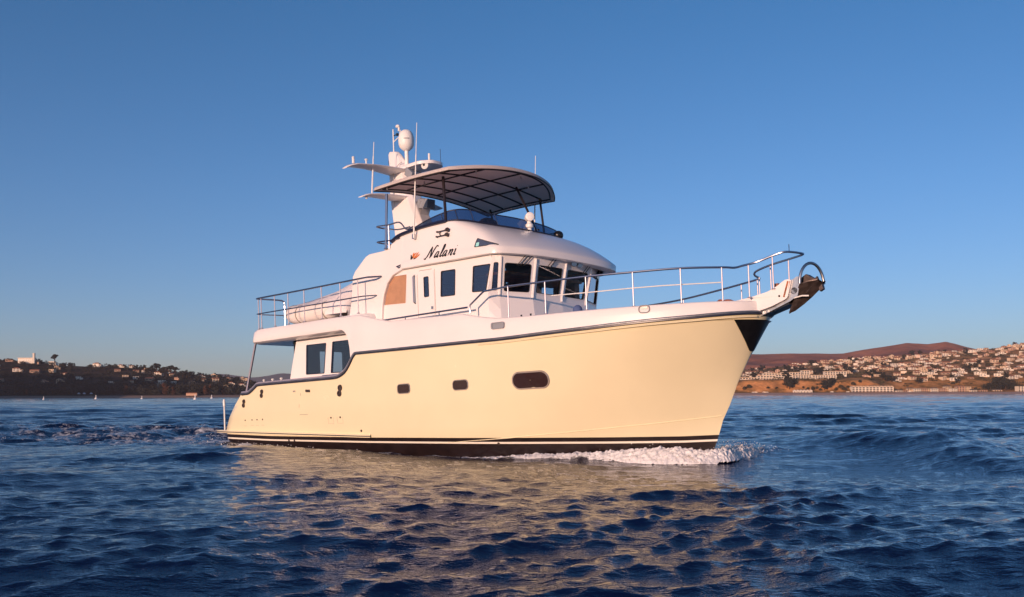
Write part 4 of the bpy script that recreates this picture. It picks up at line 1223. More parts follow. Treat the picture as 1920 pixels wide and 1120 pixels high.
# bow wave ridge along the hull, hollow behind it, stern wave
ridge = np.interp(bxx, [-6, -3, 0, 2, 3.5, 5, 6.0, 6.5, 7.2, 7.8], [0.0, 0.02, 0.02, 0.03, 0.06, 0.11, 0.13, 0.11, 0.03, 0.0])
outw_ = np.interp(bxx, [-6, 0, 3, 5, 6.5], [0.9, 0.55, 0.35, 0.30, 0.18])
dZ += ridge * np.exp(-((np.maximum(dhull, -0.3) - outw_) / np.interp(bxx, [-6, 3, 6.5], [0.6, 0.32, 0.25])) ** 2)
port = (byy > 0) & (bxx > 2.5)
cx_ = 6.4 - 0.14 * np.maximum(0, byy)
dZ += np.where(byy > 0.1, 0.12 * np.exp(-((bxx - cx_ - 0.15) / 0.30) ** 2) * np.exp(-(byy / 3.0) ** 2), 0)
# a steeper swell coming in on the right
tt_ = np.clip((Y0 - 17.0) / 11.0, -0.3, 1.3)
lx = 10.6 - 2.2 * tt_ + 0.5 * np.sin(Y0 * 0.9)
dZ += 0.40 * np.exp(-((X0 - lx) * 0.75 / 0.95) ** 2) * np.exp(-((tt_ - 0.45) / 0.5) ** 2)
dZ += 0.10 * wake * np.sin(2.2 * bxx + 1.3 * np.sin(1.7 * byy))
dZ -= np.interp(bxx, [-8.6, -7, -5, -1, 2, 3.5], [0.0, 0.06, 0.13, 0.15, 0.08, 0.0]) * np.exp(-(np.maximum(dhull, 0) / 1.1) ** 2)
# foam carried on the water
nz = np.zeros_like(X0)
for L, a_ in ((1.6, 1.0), (0.8, 0.7), (0.45, 0.6), (0.28, 0.5)):
    for _ in range(4):
        az = rs.rand() * 6.283
        nz += a_ / 4 * np.sin(2 * math.pi / L * (math.cos(az) * X0 + math.sin(az) * Y0) + rs.rand() * 6.283 + 1.5 * np.sin(2 * math.pi / (2.3 * L) * (math.sin(az) * X0 - math.cos(az) * Y0)))
fo = np.interp(bxx, [-9, -6, -3, 0, 1.5, 3, 4.5, 6.6, 7.0], [0.35, 0.30, 0.28, 0.38, 0.6, 0.9, 1.15, 1.3, 0.0]) * np.exp(-(np.maximum(0, dhull - outw_ * 0.6) / np.interp(bxx, [-6, 2, 6], [0.5, 0.30, 0.36])) ** 2)
fo = np.maximum(fo, np.where(byy > 0.0, 1.2 * np.exp(-((bxx - cx_) / 0.34) ** 2) * np.exp(-(byy / 3.0) ** 4), 0))
q1 = np.exp(-((bxx + 6.3) / 1.9) ** 2 - ((byy + 3.1) / 0.75) ** 2)
q2 = np.exp(-((bxx + 10.4) / 2.2) ** 2 - ((byy - 0.2) / 1.8) ** 2)
q3 = 0.72 * wake * (bxx < -9)
q4 = np.exp(-((bxx + 15.6) / 0.8) ** 2 - ((byy + 6.5) / 0.45) ** 2)
dZ += 0.28 * np.exp(-((bxx + 15.6) / 1.6) ** 2 - ((byy + 6.6) / 0.55) ** 2)
fo = np.maximum(np.maximum(fo, 1.1 * q4), np.maximum(1.0 * q1, np.maximum(1.5 * q2, 0.75 * q3)))
fo = np.clip(fo + 0.20 * nz * (fo > 0.08), 0, 1.3)
dZ += 0.05 * np.clip(fo, 0, 1) * (nz > 0.2)
X1, Y1, Z1 = X0 + dX, Y0 + dY, dZ
nR, nT = X0.shape
co = np.stack([X1, Y1, Z1], -1).reshape(-1, 3)
co = np.vstack([co, [[0, 0, 0]]])
ii, jj = np.meshgrid(np.arange(nR - 1), np.arange(nT), indexing='ij')
jn = (jj + 1) % nT
quad = np.stack([ii * nT + jj, ii * nT + jn, (ii + 1) * nT + jn, (ii + 1) * nT + jj], -1).reshape(-1, 4)[:, ::-1]
tri = np.array([[nR * nT, (j + 1) % nT, j] for j in range(nT)])
me = bpy.data.meshes.new('sea')
nq, nt3 = len(quad), len(tri)
me.vertices.add(len(co)); me.vertices.foreach_set('co', co.astype(np.float32).ravel())
me.loops.add(nq * 4 + nt3 * 3)
me.loops.foreach_set('vertex_index', np.concatenate([quad.ravel(), tri.ravel()]).astype(np.int32))
me.polygons.add(nq + nt3)
me.polygons.foreach_set('loop_start', np.concatenate([np.arange(nq) * 4, nq * 4 + np.arange(nt3) * 3]).astype(np.int32))
me.polygons.foreach_set('use_smooth', np.ones(nq + nt3, dtype=bool))
at = me.attributes.new('foam', 'FLOAT', 'POINT')
at.data.foreach_set('value', np.concatenate([fo.reshape(-1), [0]]).astype(np.float32))
me.update(calc_edges=True); me.validate()
sea = bpy.data.objects.new('sea', me)
sc.collection.objects.link(sea)
tag(sea, 'dark blue choppy sea water', kind='structure')
m = bpy.data.materials.new('sea_water'); m.use_nodes = True
t = m.node_tree; b = t.nodes['Principled BSDF']
b.inputs['Base Color'].default_value = (0.0012, 0.0045, 0.032, 1)
b.inputs['Roughness'].default_value = 0.035
b.inputs['IOR'].default_value = 1.60
tc = t.nodes.new('ShaderNodeTexCoord')
mp = t.nodes.new('ShaderNodeMapping'); mp.inputs['Scale'].default_value = (0.75, 1.5, 1.0); mp.inputs['Rotation'].default_value = (0, 0, R(-15))
t.links.new(tc.outputs['Object'], mp.inputs['Vector'])
n1 = t.nodes.new('ShaderNodeTexNoise'); n1.inputs['Scale'].default_value = 1.6; n1.inputs['Detail'].default_value = 6; n1.inputs['Roughness'].default_value = 0.62
t.links.new(mp.outputs[0], n1.inputs['Vector'])
bp = t.nodes.new('ShaderNodeBump'); bp.inputs['Strength'].default_value = 0.8; bp.inputs['Distance'].default_value = 0.11
t.links.new(n1.outputs['Fac'], bp.inputs['Height'])
n2 = t.nodes.new('ShaderNodeTexNoise'); n2.inputs['Scale'].default_value = 11; n2.inputs['Detail'].default_value = 3
t.links.new(mp.outputs[0], n2.inputs['Vector'])
bp2 = t.nodes.new('ShaderNodeBump'); bp2.inputs['Strength'].default_value = 0.45; bp2.inputs['Distance'].default_value = 0.014
t.links.new(n2.outputs['Fac'], bp2.inputs['Height']); t.links.new(bp.outputs[0], bp2.inputs['Normal'])
t.links.new(bp2.outputs[0], b.inputs['Normal'])
fa = t.nodes.new('ShaderNodeAttribute'); fa.attribute_name = 'foam'
n3 = t.nodes.new('ShaderNodeTexNoise'); n3.inputs['Scale'].default_value = 5; n3.inputs['Detail'].default_value = 8; n3.inputs['Roughness'].default_value = 0.75
t.links.new(tc.outputs['Object'], n3.inputs['Vector'])
mm = t.nodes.new('ShaderNodeMath'); mm.operation = 'MULTIPLY_ADD'; mm.inputs[1].default_value = 2.2; mm.inputs[2].default_value = -1.5
t.links.new(n3.outputs['Fac'], mm.inputs[0])
ad = t.nodes.new('ShaderNodeMath'); ad.operation = 'ADD'
t.links.new(fa.outputs['Fac'], ad.inputs[0]); t.links.new(mm.outputs[0], ad.inputs[1])
ml = t.nodes.new('ShaderNodeMath'); ml.operation = 'MULTIPLY'; ml.inputs[1].default_value = 2.4; ml.use_clamp = True
t.links.new(ad.outputs[0], ml.inputs[0])
fb_ = t.nodes.new('ShaderNodeBsdfDiffuse'); fb_.inputs[0].default_value = (0.72, 0.72, 0.72, 1)
mx = t.nodes.new('ShaderNodeMixShader')
t.links.new(ml.outputs[0], mx.inputs[0]); t.links.new(b.outputs[0], mx.inputs[1]); t.links.new(fb_.outputs[0], mx.inputs[2])
t.links.new(mx.outputs[0], t.nodes['Material Output'].inputs[0])
me.materials.append(m)

# froth of the bow wave: rough heaped foam along both bows, and fine droplets above it
BM = np.array(BOAT)
FV, FF = [], []
def froth(bx, by, zw, keep=None):
    n, k = bx.shape
    X = BM[0, 0] * bx + BM[0, 1] * by + BM[0, 3]; Y = BM[1, 0] * bx + BM[1, 1] * by + BM[1, 3]
    base = sum(len(v) for v in FV)
    FV.append(np.stack([X, Y, zw], -1).reshape(-1, 3))
    i, j = np.meshgrid(np.arange(n - 1), np.arange(k - 1), indexing='ij')
    q = np.stack([i * k + j, (i + 1) * k + j, (i + 1) * k + j + 1, i * k + j + 1], -1).reshape(-1, 4) + base
    FF.append(q)
bxs = np.linspace(-1.6, 6.75, 620); ss = np.linspace(0, 1, 40)
BX, SS = np.meshgrid(bxs, ss, indexing='ij')
hb_ = np.interp(np.minimum(BX, 6.3), WLX, WLB)
amt = np.interp(BX, [-1.6, 0, 1.5, 3.0, 4.5, 5.8, 6.5, 6.75], [0.10, 0.28, 0.46, 0.70, 0.95, 1.0, 0.75, 0.15])
amt = amt * (0.86 + 0.30 * (vnoise(BX * 2.3, BX * 0, 3)))
wid = (0.25 + 0.42 * amt)
dd_ = -0.10 + SS * (wid + 0.10)
lump = np.abs(fbm(BX * 6.5, SS * wid * 7 + 3, 4, 1)) * 1.0
fine_ = fbm(BX * 22, SS * wid * 22, 3, 5)
prof_ = np.clip(1 - SS, 0, 1) ** 0.55 * (0.86 + 0.14 * np.sin(np.pi * SS))
zz_ = -0.08 + (0.36 * amt + 0.02) * prof_ * (0.70 + 0.75 * lump) + 0.06 * fine_ * (0.4 + amt) + np.interp(BX, [-1.6, 0, 2, 3.5, 5, 6.5], [-0.12, -0.10, -0.05, 0.02, 0.09, 0.11]) * np.clip(1.15 - SS, 0, 1)
froth(BX + 0.03 * fine_, -(hb_ + dd_ + 0.05 * fbm(BX * 9, SS * 9, 2, 8)), zz_)
bys = np.linspace(-0.6, 3.4, 380)
BY, S2 = np.meshgrid(bys, ss, indexing='ij')
am2 = np.interp(BY, [-0.6, 0.0, 0.2, 1.0, 1.8, 2.6, 3.4], [0.5, 0.9, 1.0, 0.92, 0.8, 0.55, 0.1]) * (0.8 + 0.4 * vnoise(BY * 2.3, BY * 0, 6))
w2_ = 0.30 + 0.35 * am2
lump = np.abs(fbm(BY * 6.5, S2 * w2_ * 7 + 9, 4, 2)) * 1.0
fine_ = fbm(BY * 22, S2 * w2_ * 22, 3, 4)
z2_ = -0.02 + (0.38 * am2) * np.sin(np.pi * S2) ** 0.8 * (0.62 + lump) + 0.08 * fine_
froth(6.55 - 0.14 * np.abs(BY) - 0.35 * np.maximum(0, -BY) + (0.5 - S2) * w2_ + 0.04 * fine_, BY - 0.02, z2_)
def ico():
    bm = bmesh.new(); bmesh.ops.create_icosphere(bm, subdivisions=1, radius=1.0)
    v = np.array([q.co[:] for q in bm.verts]); f = np.array([[w.index for w in q.verts] for q in bm.faces]); bm.free()
    return v, f
IV, IF = ico()
pos, siz = [], []
fr_ = random.Random(5)
def foam_pt(bx, by, zw, s):
    w = BM @ np.array([bx, by, 0, 1.0]); pos.append((w[0], w[1], zw)); siz.append(s)
for _ in range(40):
    bx = 6.8 - 2.5 * fr_.random() ** 1.35
    am = float(np.interp(bx, [-1.8, 0, 2, 4, 5.5, 6.8], [0.15, 0.30, 0.55, 0.9, 1.0, 0.9]))
    if fr_.random() > am: continue
    d = fr_.random() * (0.25 + 0.45 * am)
    hb1 = float(np.interp(min(bx, 6.3), WLX, WLB))
    z = 0.02 + 0.34 * am * (1 - d / (0.26 + 0.46 * am)) ** 0.5 * fr_.uniform(0.8, 1.15) + 0.10 * am * fr_.random() ** 3
    foam_pt(bx, -(hb1 + d), z, fr_.uniform(0.003, 0.011))
for _ in range(450):
    by = 0.05 + 3.4 * fr_.random() ** 1.3
    bx = 6.6 - 0.14 * by + fr_.gauss(0.0, 0.18)
    z = 0.30 * math.exp(-(by / 3.2) ** 2) * fr_.uniform(0.3, 1.3) + 0.10 * fr_.random() ** 4
    foam_pt(bx, by, z, fr_.uniform(0.003, 0.011))
for _ in range(220):
    foam_pt(fr_.gauss(-10.4, 1.1), fr_.gauss(0.3, 1.2), abs(fr_.gauss(0.06, 0.07)), fr_.uniform(0.004, 0.014))
for _ in range(150):
    foam_pt(fr_.gauss(-6.0, 1.8), -2.5 - abs(fr_.gauss(0.1, 0.35)), abs(fr_.gauss(0.03, 0.04)), fr_.uniform(0.005, 0.016))
for _ in range(110):
    foam_pt(fr_.gauss(-15.6, 0.45), fr_.gauss(-6.5, 0.35), 0.10 + abs(fr_.gauss(0.05, 0.07)), fr_.uniform(0.004, 0.014))
pos, siz = np.array(pos), np.array(siz)
jit = 1 + 0.35 * np.random.RandomState(3).randn(len(pos), len(IV), 1).clip(-1.2, 1.6)
V = (IV[None] * jit * siz[:, None, None] + pos[:, None, :]).reshape(-1, 3)
FVn = np.vstack(FV)
Ff = (IF[None] + (np.arange(len(pos)) * len(IV))[:, None, None]).reshape(-1, 3) + len(FVn)
me = bpy.data.meshes.new('bow_wave_spray')
me.from_pydata(np.vstack([FVn, V]).tolist(), [], np.vstack(FF).tolist() + Ff.tolist())
me.polygons.foreach_set('use_smooth', [True] * len(me.polygons))
fm = mat('sea_foam', (0.82, 0.81, 0.82), 0.85, bump=0.7, bscale=45, col2=(0.66, 0.66, 0.70), vscale=7); me.materials.append(fm)
spray = bpy.data.objects.new('bow_wave_spray', me); sc.collection.objects.link(spray)
tag(spray, 'white froth and spray thrown up along the hull and behind the stern', kind='stuff')

# ================================================================== LAND
def terrain(name, hf, x0, x1, nx, ylist, m, label):
    xs = np.linspace(x0, x1, nx); ys_ = np.array(ylist)
    XX, YY = np.meshgrid(xs, ys_, indexing='ij')
    ZZ = hf(XX, YY)
    ny_ = len(ys_)
    v = np.stack([XX, YY, ZZ], -1).reshape(-1, 3)
    i, j = np.meshgrid(np.arange(nx - 1), np.arange(ny_ - 1), indexing='ij')
    f = np.stack([i * ny_ + j, (i + 1) * ny_ + j, (i + 1) * ny_ + j + 1, i * ny_ + j + 1], -1).reshape(-1, 4)
    me = bpy.data.meshes.new(name); me.from_pydata(v.tolist(), [], f.tolist())
    me.polygons.foreach_set('use_smooth', [True] * len(me.polygons))
    me.materials.append(m)
    o = bpy.data.objects.new(name, me); sc.collection.objects.link(o)
    tag(o, label, kind='structure')
    return o
def land_mat(name, cols, scale, cliff=None, sand=None):
    m = bpy.data.materials.new(name); m.use_nodes = True
    t = m.node_tree; b = t.nodes['Principled BSDF']; b.inputs['Roughness'].default_value = 0.95; b.inputs['Specular IOR Level'].default_value = 0.1
    tc = t.nodes.new('ShaderNodeTexCoord')
    n = t.nodes.new('ShaderNodeTexNoise'); n.inputs['Scale'].default_value = scale; n.inputs['Detail'].default_value = 9; n.inputs['Roughness'].default_value = 0.76
    mp = t.nodes.new('ShaderNodeMapping'); mp.inputs['Scale'].default_value = (1, 1, 2.0)
    t.links.new(tc.outputs['Object'], mp.inputs[0]); t.links.new(mp.outputs[0], n.inputs['Vector'])
    r = t.nodes.new('ShaderNodeValToRGB')
    el = r.color_ramp.elements
    while len(el) < len(cols): el.new(0.5)
    for k, c in enumerate(cols):
        el[k].position = 0.34 + 0.32 * k / (len(cols) - 1); el[k].color = (*c, 1)
    t.links.new(n.outputs['Fac'], r.inputs[0])
    last = r.outputs[0]
    if cliff:
        g = t.nodes.new('ShaderNodeNewGeometry'); sx = t.nodes.new('ShaderNodeSeparateXYZ'); t.links.new(g.outputs['True Normal'], sx.inputs[0])
        mr = t.nodes.new('ShaderNodeMapRange'); mr.inputs['From Min'].default_value = 0.80; mr.inputs['From Max'].default_value = 0.60
        t.links.new(sx.outputs['Z'], mr.inputs['Value'])
        n5 = t.nodes.new('ShaderNodeTexNoise'); n5.inputs['Scale'].default_value = scale * 2.2; n5.inputs['Detail'].default_value = 8; t.links.new(tc.outputs['Object'], n5.inputs['Vector'])
        r5 = t.nodes.new('ShaderNodeValToRGB'); r5.color_ramp.elements[0].color = (cliff[0] * .6, cliff[1] * .52, cliff[2] * .5, 1); r5.color_ramp.elements[1].color = (*cliff, 1)
        r5.color_ramp.elements[0].position = 0.36; r5.color_ramp.elements[1].position = 0.54
        t.links.new(n5.outputs['Fac'], r5.inputs[0])
        mx = t.nodes.new('ShaderNodeMix'); mx.data_type = 'RGBA'
        t.links.new(mr.outputs[0], mx.inputs['Factor']); t.links.new(last, mx.inputs['A']); t.links.new(r5.outputs[0], mx.inputs['B'])
        last = mx.outputs['Result']
    if sand:
        g = t.nodes.new('ShaderNodeNewGeometry'); sx = t.nodes.new('ShaderNodeSeparateXYZ'); t.links.new(g.outputs['Position'], sx.inputs[0])
        mr = t.nodes.new('ShaderNodeMapRange'); mr.inputs['From Min'].default_value = 3.6; mr.inputs['From Max'].default_value = 2.6
        t.links.new(sx.outputs['Z'], mr.inputs['Value'])
        mx = t.nodes.new('ShaderNodeMix'); mx.data_type = 'RGBA'
        t.links.new(mr.outputs[0], mx.inputs['Factor']); t.links.new(last, mx.inputs['A']); mx.inputs['B'].default_value = (*sand, 1)
        last = mx.outputs['Result']
    t.links.new(last, b.inputs['Base Color'])
    return m
SAND = (0.60, 0.38, 0.29)
m_right = land_mat('dry_scrub_hillside', [(0.07, 0.055, 0.02), (0.24, 0.125, 0.04), (0.58, 0.26, 0.085), (0.80, 0.40, 0.18)], 0.026, cliff=(0.88, 0.37, 0.165), sand=SAND)
m_ridge = land_mat('brown_ridge', [(0.14, 0.052, 0.033), (0.40, 0.135, 0.07), (0.62, 0.23, 0.115)], 0.0045)
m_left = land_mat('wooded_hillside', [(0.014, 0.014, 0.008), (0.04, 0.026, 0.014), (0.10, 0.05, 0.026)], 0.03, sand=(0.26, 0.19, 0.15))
m_far = land_mat('far_mountain', [(0.03, 0.034, 0.045), (0.05, 0.055, 0.07)], 0.001)  # bluish tones paint extra distance haze into the mountain colour

# ground elevations, metres; columns by bearing (X/Y), rows by distance
AR = [0.10, 0.20, 0.24, 0.27, 0.30, 0.33, 0.36, 0.39, 0.42, 0.45, 0.48, 0.50, 0.52, 0.56, 0.64]
SKR = [24, 50, 58, 62, 70, 78, 84, 92, 98, 103, 107, 112, 120, 128, 135]                      # hill top at 2250 m
CLR = [6, 20, 24, 25, 25, 24, 24, 26, 28, 30, 30, 30, 30, 30, 30]                            # bluff edge
def h_right(X, Y):
    a = X / Y
    hc = np.interp(a, AR, CLR); hs = np.interp(a, AR, SKR)
    steep = np.interp(a, [0.30, 0.37, 0.40], [0.0, 0.0, 1.0])
    gul = 5 * np.abs(fbm(X / 60, Y / 400, 3, 7))
    d = Y + 26 * fbm(X / 130, Y / 900, 3, 2) + 14 * np.abs(fbm(X / 34, 0.3 + 0 * Y, 2, 5))
    zc = np.interp(d, [1440, 1452, 1478, 1494], [-1.5, 0.3, 3.0, 3.6])
    c0 = np.interp(d, [1494, 1500, 1518, 1535, 3000], [0, 0.15, 0.9, 1.0, 1.0])
    c1 = np.interp(d, [1500, 1530, 1600, 3000], [0, 0.12, 1.0, 1.0])
    c = c0 * (1 - steep) + c1 * steep
    z = zc + (hc - 3.6) * c
    g = np.clip((d - 1545 - 60 * steep) / (2250 - 1545), 0, 1.15)
    z = z + (hs - hc) * g ** 0.95
    z = z + np.clip((d - 1510) / 60, 0, 1) * (7 * fbm(X / 120, Y / 160, 4, 1) - gul * 0.25)
    z = np.where(Y > 2260, z - (Y - 2260) * 0.15, z)
    return z
terrain('right_hill', h_right, 230, 1500, 420, list(np.arange(1436, 1620, 4)) + list(np.arange(1620, 2420, 14)), m_right, 'sunlit brown coastal hillside with an orange bluff above the beach')
AG = [0.10, 0.2, 0.246, 0.29, 0.345, 0.378, 0.411, 0.433, 0.452, 0.472, 0.483, 0.50, 0.55, 0.65]
SKG = [100, 140, 150, 150, 150, 169, 188, 182, 192, 174, 166, 150, 140, 140]
def h_ridge(X, Y):
    a = X / Y
    s = np.interp(a, AG, SKG)
    g = np.interp(Y, [2500, 3500, 3900], [0.15, 1.0, 0.7])
    return s * g - 34 * np.abs(fbm((X + 0.8 * Y) / 190, (Y - 0.3 * X) / 900, 3, 12)) * np.interp(Y, [2500, 3300, 3500], [1, 1, 0.25]) + 16 * fbm(X / 260 + Y / 700, Y / 500, 4, 9) * np.interp(Y, [2500, 3300, 3500], [1, 1, 0.45])
terrain('brown_ridge', h_ridge, 250, 2600, 260, list(np.linspace(2480, 3900, 70)), m_ridge, 'bare reddish brown ridge behind the right hillside')
AL = [-0.75, -0.56, -0.50, -0.47, -0.44, -0.40, -0.385, -0.36, -0.34, -0.32, -0.30, -0.28, -0.262, -0.24, -0.20, -0.12]
SKL = [74, 72, 66, 61, 58, 57, 52, 45, 44, 42, 37, 31, 24, 14, 9, 5]
def h_left(X, Y):
    a = X / Y
    s = np.interp(a, AL, SKL)
    z = np.interp(Y, [1396, 1404, 1420, 1432], [-1.5, 0.2, 3.0, 4.2])
    g = np.clip((Y - 1470) / (1800 - 1470), 0, 1)
    return z + np.maximum(0, s - 4) * g ** 1.1 + np.clip((Y - 1450) / 60, 0, 1) * 4 * fbm(X / 70, Y / 80, 3, 3) - np.where(Y > 1830, (Y - 1830) * 0.12, 0)
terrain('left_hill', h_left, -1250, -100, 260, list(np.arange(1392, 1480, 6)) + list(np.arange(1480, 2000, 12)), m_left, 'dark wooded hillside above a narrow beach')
def h_shore(X, Y):
    return np.interp(Y, [1560, 1580, 1620, 2000], [-1.5, 2.0, 4.0, 7.0]) + 3 * fbm(X / 50, Y / 50, 2, 4)
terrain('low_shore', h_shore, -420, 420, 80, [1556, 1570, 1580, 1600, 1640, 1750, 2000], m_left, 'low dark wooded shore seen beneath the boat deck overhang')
# headland to the left of the view; its shadow lies over the cove
def h_head(X, Y):
    t_ = np.clip(((X + 770) * -0.86 + (Y - 1010) * 0.35), -400, 900)
    dline = (X + 770) * 0.35 + (Y - 1010) * 0.86
    return 105 * np.exp(-(dline / 130) ** 2) * np.clip(t_ / 110, 0, 1) ** 0.7 * (1 + 0.15 * fbm(X / 90, Y / 90, 3, 8)) - 2
terrain('headland', h_head, -1500, -640, 60, list(np.linspace(700, 1400, 60)), m_left, 'dark rocky headland')
def h_far(X, Y):
    a = X / Y
    s = np.interp(a, [-0.6, -0.36, -0.335, -0.325, -0.315, -0.305, -0.29, -0.27, -0.255, -0.24, -0.2, 0, 0.2, 0.3], [120, 150, 168, 190, 206, 210, 196, 176, 190, 212, 190, 160, 150, 120])
    return s * np.interp(Y, [7200, 8600, 9000], [0.1, 1.0, 0.8]) + 45 * fbm(X / 700, Y / 700, 4, 6)
terrain('far_mountains', h_far, -6000, 2500, 240, list(np.linspace(7200, 9000, 24)), m_far, 'hazy purple grey mountains on the horizon')

# ------------------------------------------------------------------ houses
hm = dict(
    w1=mat('cream_stucco', (0.68, 0.50, 0.34), 0.9), w2=mat('pink_stucco', (0.56, 0.35, 0.24), 0.9), w3=mat('white_stucco', (0.76, 0.66, 0.54), 0.9), w4=mat('tan_stucco', (0.42, 0.28, 0.19), 0.9),
    r1=mat('terracotta_roof', (0.34, 0.12, 0.06), 0.9), r2=mat('grey_roof', (0.10, 0.08, 0.075), 0.9), r3=mat('brown_roof', (0.22, 0.11, 0.065), 0.9), win=mat('house_window', (0.05, 0.045, 0.05), 0.25))
def house_mesh(w, d, h, roof, wins, wing=0):
    """gabled, hipped or flat-roofed house with windows; slots: wall, roof, window"""
    b = MB()
    b.box((-w / 2, -d / 2, -3), (w / 2, d / 2, h), 0)
    rh = 0.28 * d
    if roof == 'gable':
        o = 0.5
        b.add([(-w / 2 - o, -d / 2 - o, h), (w / 2 + o, -d / 2 - o, h), (w / 2 + o, d / 2 + o, h), (-w / 2 - o, d / 2 + o, h), (-w / 2 - o, 0, h + rh), (w / 2 + o, 0, h + rh)], [(0, 1, 5, 4), (2, 3, 4, 5), (0, 3, 2, 1)], 1)
        b.add([(-w / 2, -d / 2, h), (-w / 2, d / 2, h), (-w / 2, 0, h + rh - .1), (w / 2, -d / 2, h), (w / 2, d / 2, h), (w / 2, 0, h + rh - .1)], [(0, 1, 2), (3, 5, 4)], 0)
    elif roof == 'front':
        o = 0.5; rh = 0.25 * w
        b.add([(-w / 2 - o, -d / 2 - o, h), (-w / 2 - o, d / 2 + o, h), (0, -d / 2 - o, h + rh), (0, d / 2 + o, h + rh), (w / 2 + o, -d / 2 - o, h), (w / 2 + o, d / 2 + o, h)], [(0, 2, 3, 1), (2, 4, 5, 3), (0, 1, 5, 4)], 1)
        b.add([(-w / 2, -d / 2, h), (w / 2, -d / 2, h), (0, -d / 2, h + rh - .15)], [(0, 1, 2)], 0)
    elif roof == 'hip':
        o = 0.6; i = d / 2
        b.add([(-w / 2 - o, -d / 2 - o, h), (w / 2 + o, -d / 2 - o, h), (w / 2 + o, d / 2 + o, h), (-w / 2 - o, d / 2 + o, h), (-w / 2 + i, 0, h + rh), (w / 2 - i, 0, h + rh)], [(0, 1, 5, 4), (1, 2, 5), (2, 3, 4, 5), (3, 0, 4), (0, 3, 2, 1)], 1)
    else:
        b.box((-w / 2 - 0.2, -d / 2 - 0.2, h), (w / 2 + 0.2, d / 2 + 0.2, h + 0.7), 0)
    if wing:
        b.box((w / 2 - 0.1, -d / 2 - 1.5, -3), (w / 2 + wing, d / 4, h * 0.55), 0); b.box((w / 2 - .1, -d / 2 - 1.9, h * .55), (w / 2 + wing + .4, d / 4 + .3, h * .55 + .5), 1)
    for (x0, z0, x1, z1) in wins:
        b.box((x0, -d / 2 - 0.08, z0), (x1, -d / 2 + 0.2, z1), 2)
    return b
def bld(b, name, mats):
    o = b.build(name, [hm[k] for k in mats], None, smooth=0, weld=False)
    sc.collection.objects.unlink(o)
    return o.data
W2 = lambda w: [(-w * .38, 1.0, -w * .12, 2.4), (w * .05, 1.0, w * .4, 2.4), (-w * .35, 4, -w * .1, 5.3), (w * .1, 4, w * .35, 5.3)]
W1 = lambda w: [(-w * .38, 1.0, -w * .1, 2.4), (w * .08, .9, w * .38, 2.5)]
HV = []
for (w, d, h, rf_, ww_, wn_, mats) in ((14, 9, 5.6, 'gable', W2(14), 0, ('w1', 'r1', 'win')), (12, 9, 3.4, 'hip', W1(12), 5, ('w2', 'r3', 'win')), (16, 10, 5.8, 'hip', W2(16), 6, ('w3', 'r1', 'win')), (11, 10, 5.6, 'front', W2(11), 0, ('w2', 'r2', 'win')), (13, 10, 5.4, 'flat', W2(13), 5, ('w3', 'r2', 'win')), (18, 9, 3.6, 'gable', W1(18), 0, ('w4', 'r1', 'win')), (12, 11, 6, 'front', W2(12), 4, ('w1', 'r3', 'win')), (15, 9, 5.8, 'flat', W2(15), 0, ('w1', 'r2', 'win'))):
    HV.append(bld(house_mesh(w, d, h, rf_, ww_, wn_), 'house', mats))
KINDS_ = ['cream two storey house with a red gabled roof', 'pinkish low house with a brown hipped roof', 'white house with a red hipped roof', 'pinkish house with a grey front gable', 'white flat roofed house', 'long low tan house with a red roof', 'cream house with a brown front gable', 'cream flat roofed house']
hr_ = random.Random(21)
def put_house(x, y, z, k, where, group, s=1.0, rz=0.0, name='house'):
    o = bpy.data.objects.new(name, HV[k])
    sc.collection.objects.link(o)
    o.location = (x, y, z); o.rotation_euler = (0, 0, rz); o.scale = (s, s, s)
    tag(o, KINDS_[k] + ' ' + where, 'house', group)
    return o
H1 = lambda f, x, y: float(f(np.array([float(x)]), np.array([float(y)]))[0])
nh = 0
for row, y in enumerate((1590, 1640, 1695, 1750, 1810, 1875, 1945, 2015, 2085, 2155, 2225)):
    x = 0.225 * y + hr_.uniform(0, 15)
    while x < 0.55 * y:
        a = x / y
        dens = 0.62
        if a < 0.33: dens = 0.16 if row < 4 else (0.55 if a > 0.29 and row > 6 else 0.12)
        if 0.33 <= a < 0.40: dens = 0.42 if row > 1 else 0.1
        if a >= 0.38 and row == 0: dens = 0.75
        if a >= 0.40 and row in (4, 7): dens = 0.22
        if a > 0.44 and row >= 8: dens = 0.62
        if hr_.random() < dens + 0.12 and nh < 236:
            s = hr_.uniform(0.56, 0.86) * (1.0 if row < 5 else 1.1)
            xx_, yy_ = x, y + hr_.uniform(-16, 16)
            put_house(xx_, yy_, H1(h_right, xx_, yy_ - 4) + 0.2, hr_.choice([0, 0, 1, 2, 2, 3, 4, 4, 5, 6, 7]), 'on the sunlit right hillside', 'houses on the right hillside', s, hr_.uniform(-0.45, 0.45))
            nh += 1
        x += hr_.uniform(12, 21)
nl = 0
for row, y in enumerate((1600, 1650, 1700, 1750, 1800)):
    x = -0.535 * y
    while x < -0.272 * y:
        if hr_.random() < (0.62 if row else 0.36) and nl < 46:
            yy_ = y + hr_.uniform(-14, 14)
            put_house(x, yy_, H1(h_left, x, yy_ - 4) + 1.5, hr_.choice([0, 1, 2, 2, 4, 5, 6, 7]), 'among dark trees on the left hillside', 'houses on the left hillside', hr_.uniform(0.5, 0.85), hr_.uniform(-0.5, 0.5))
            nl += 1
        x += hr_.uniform(17, 36)

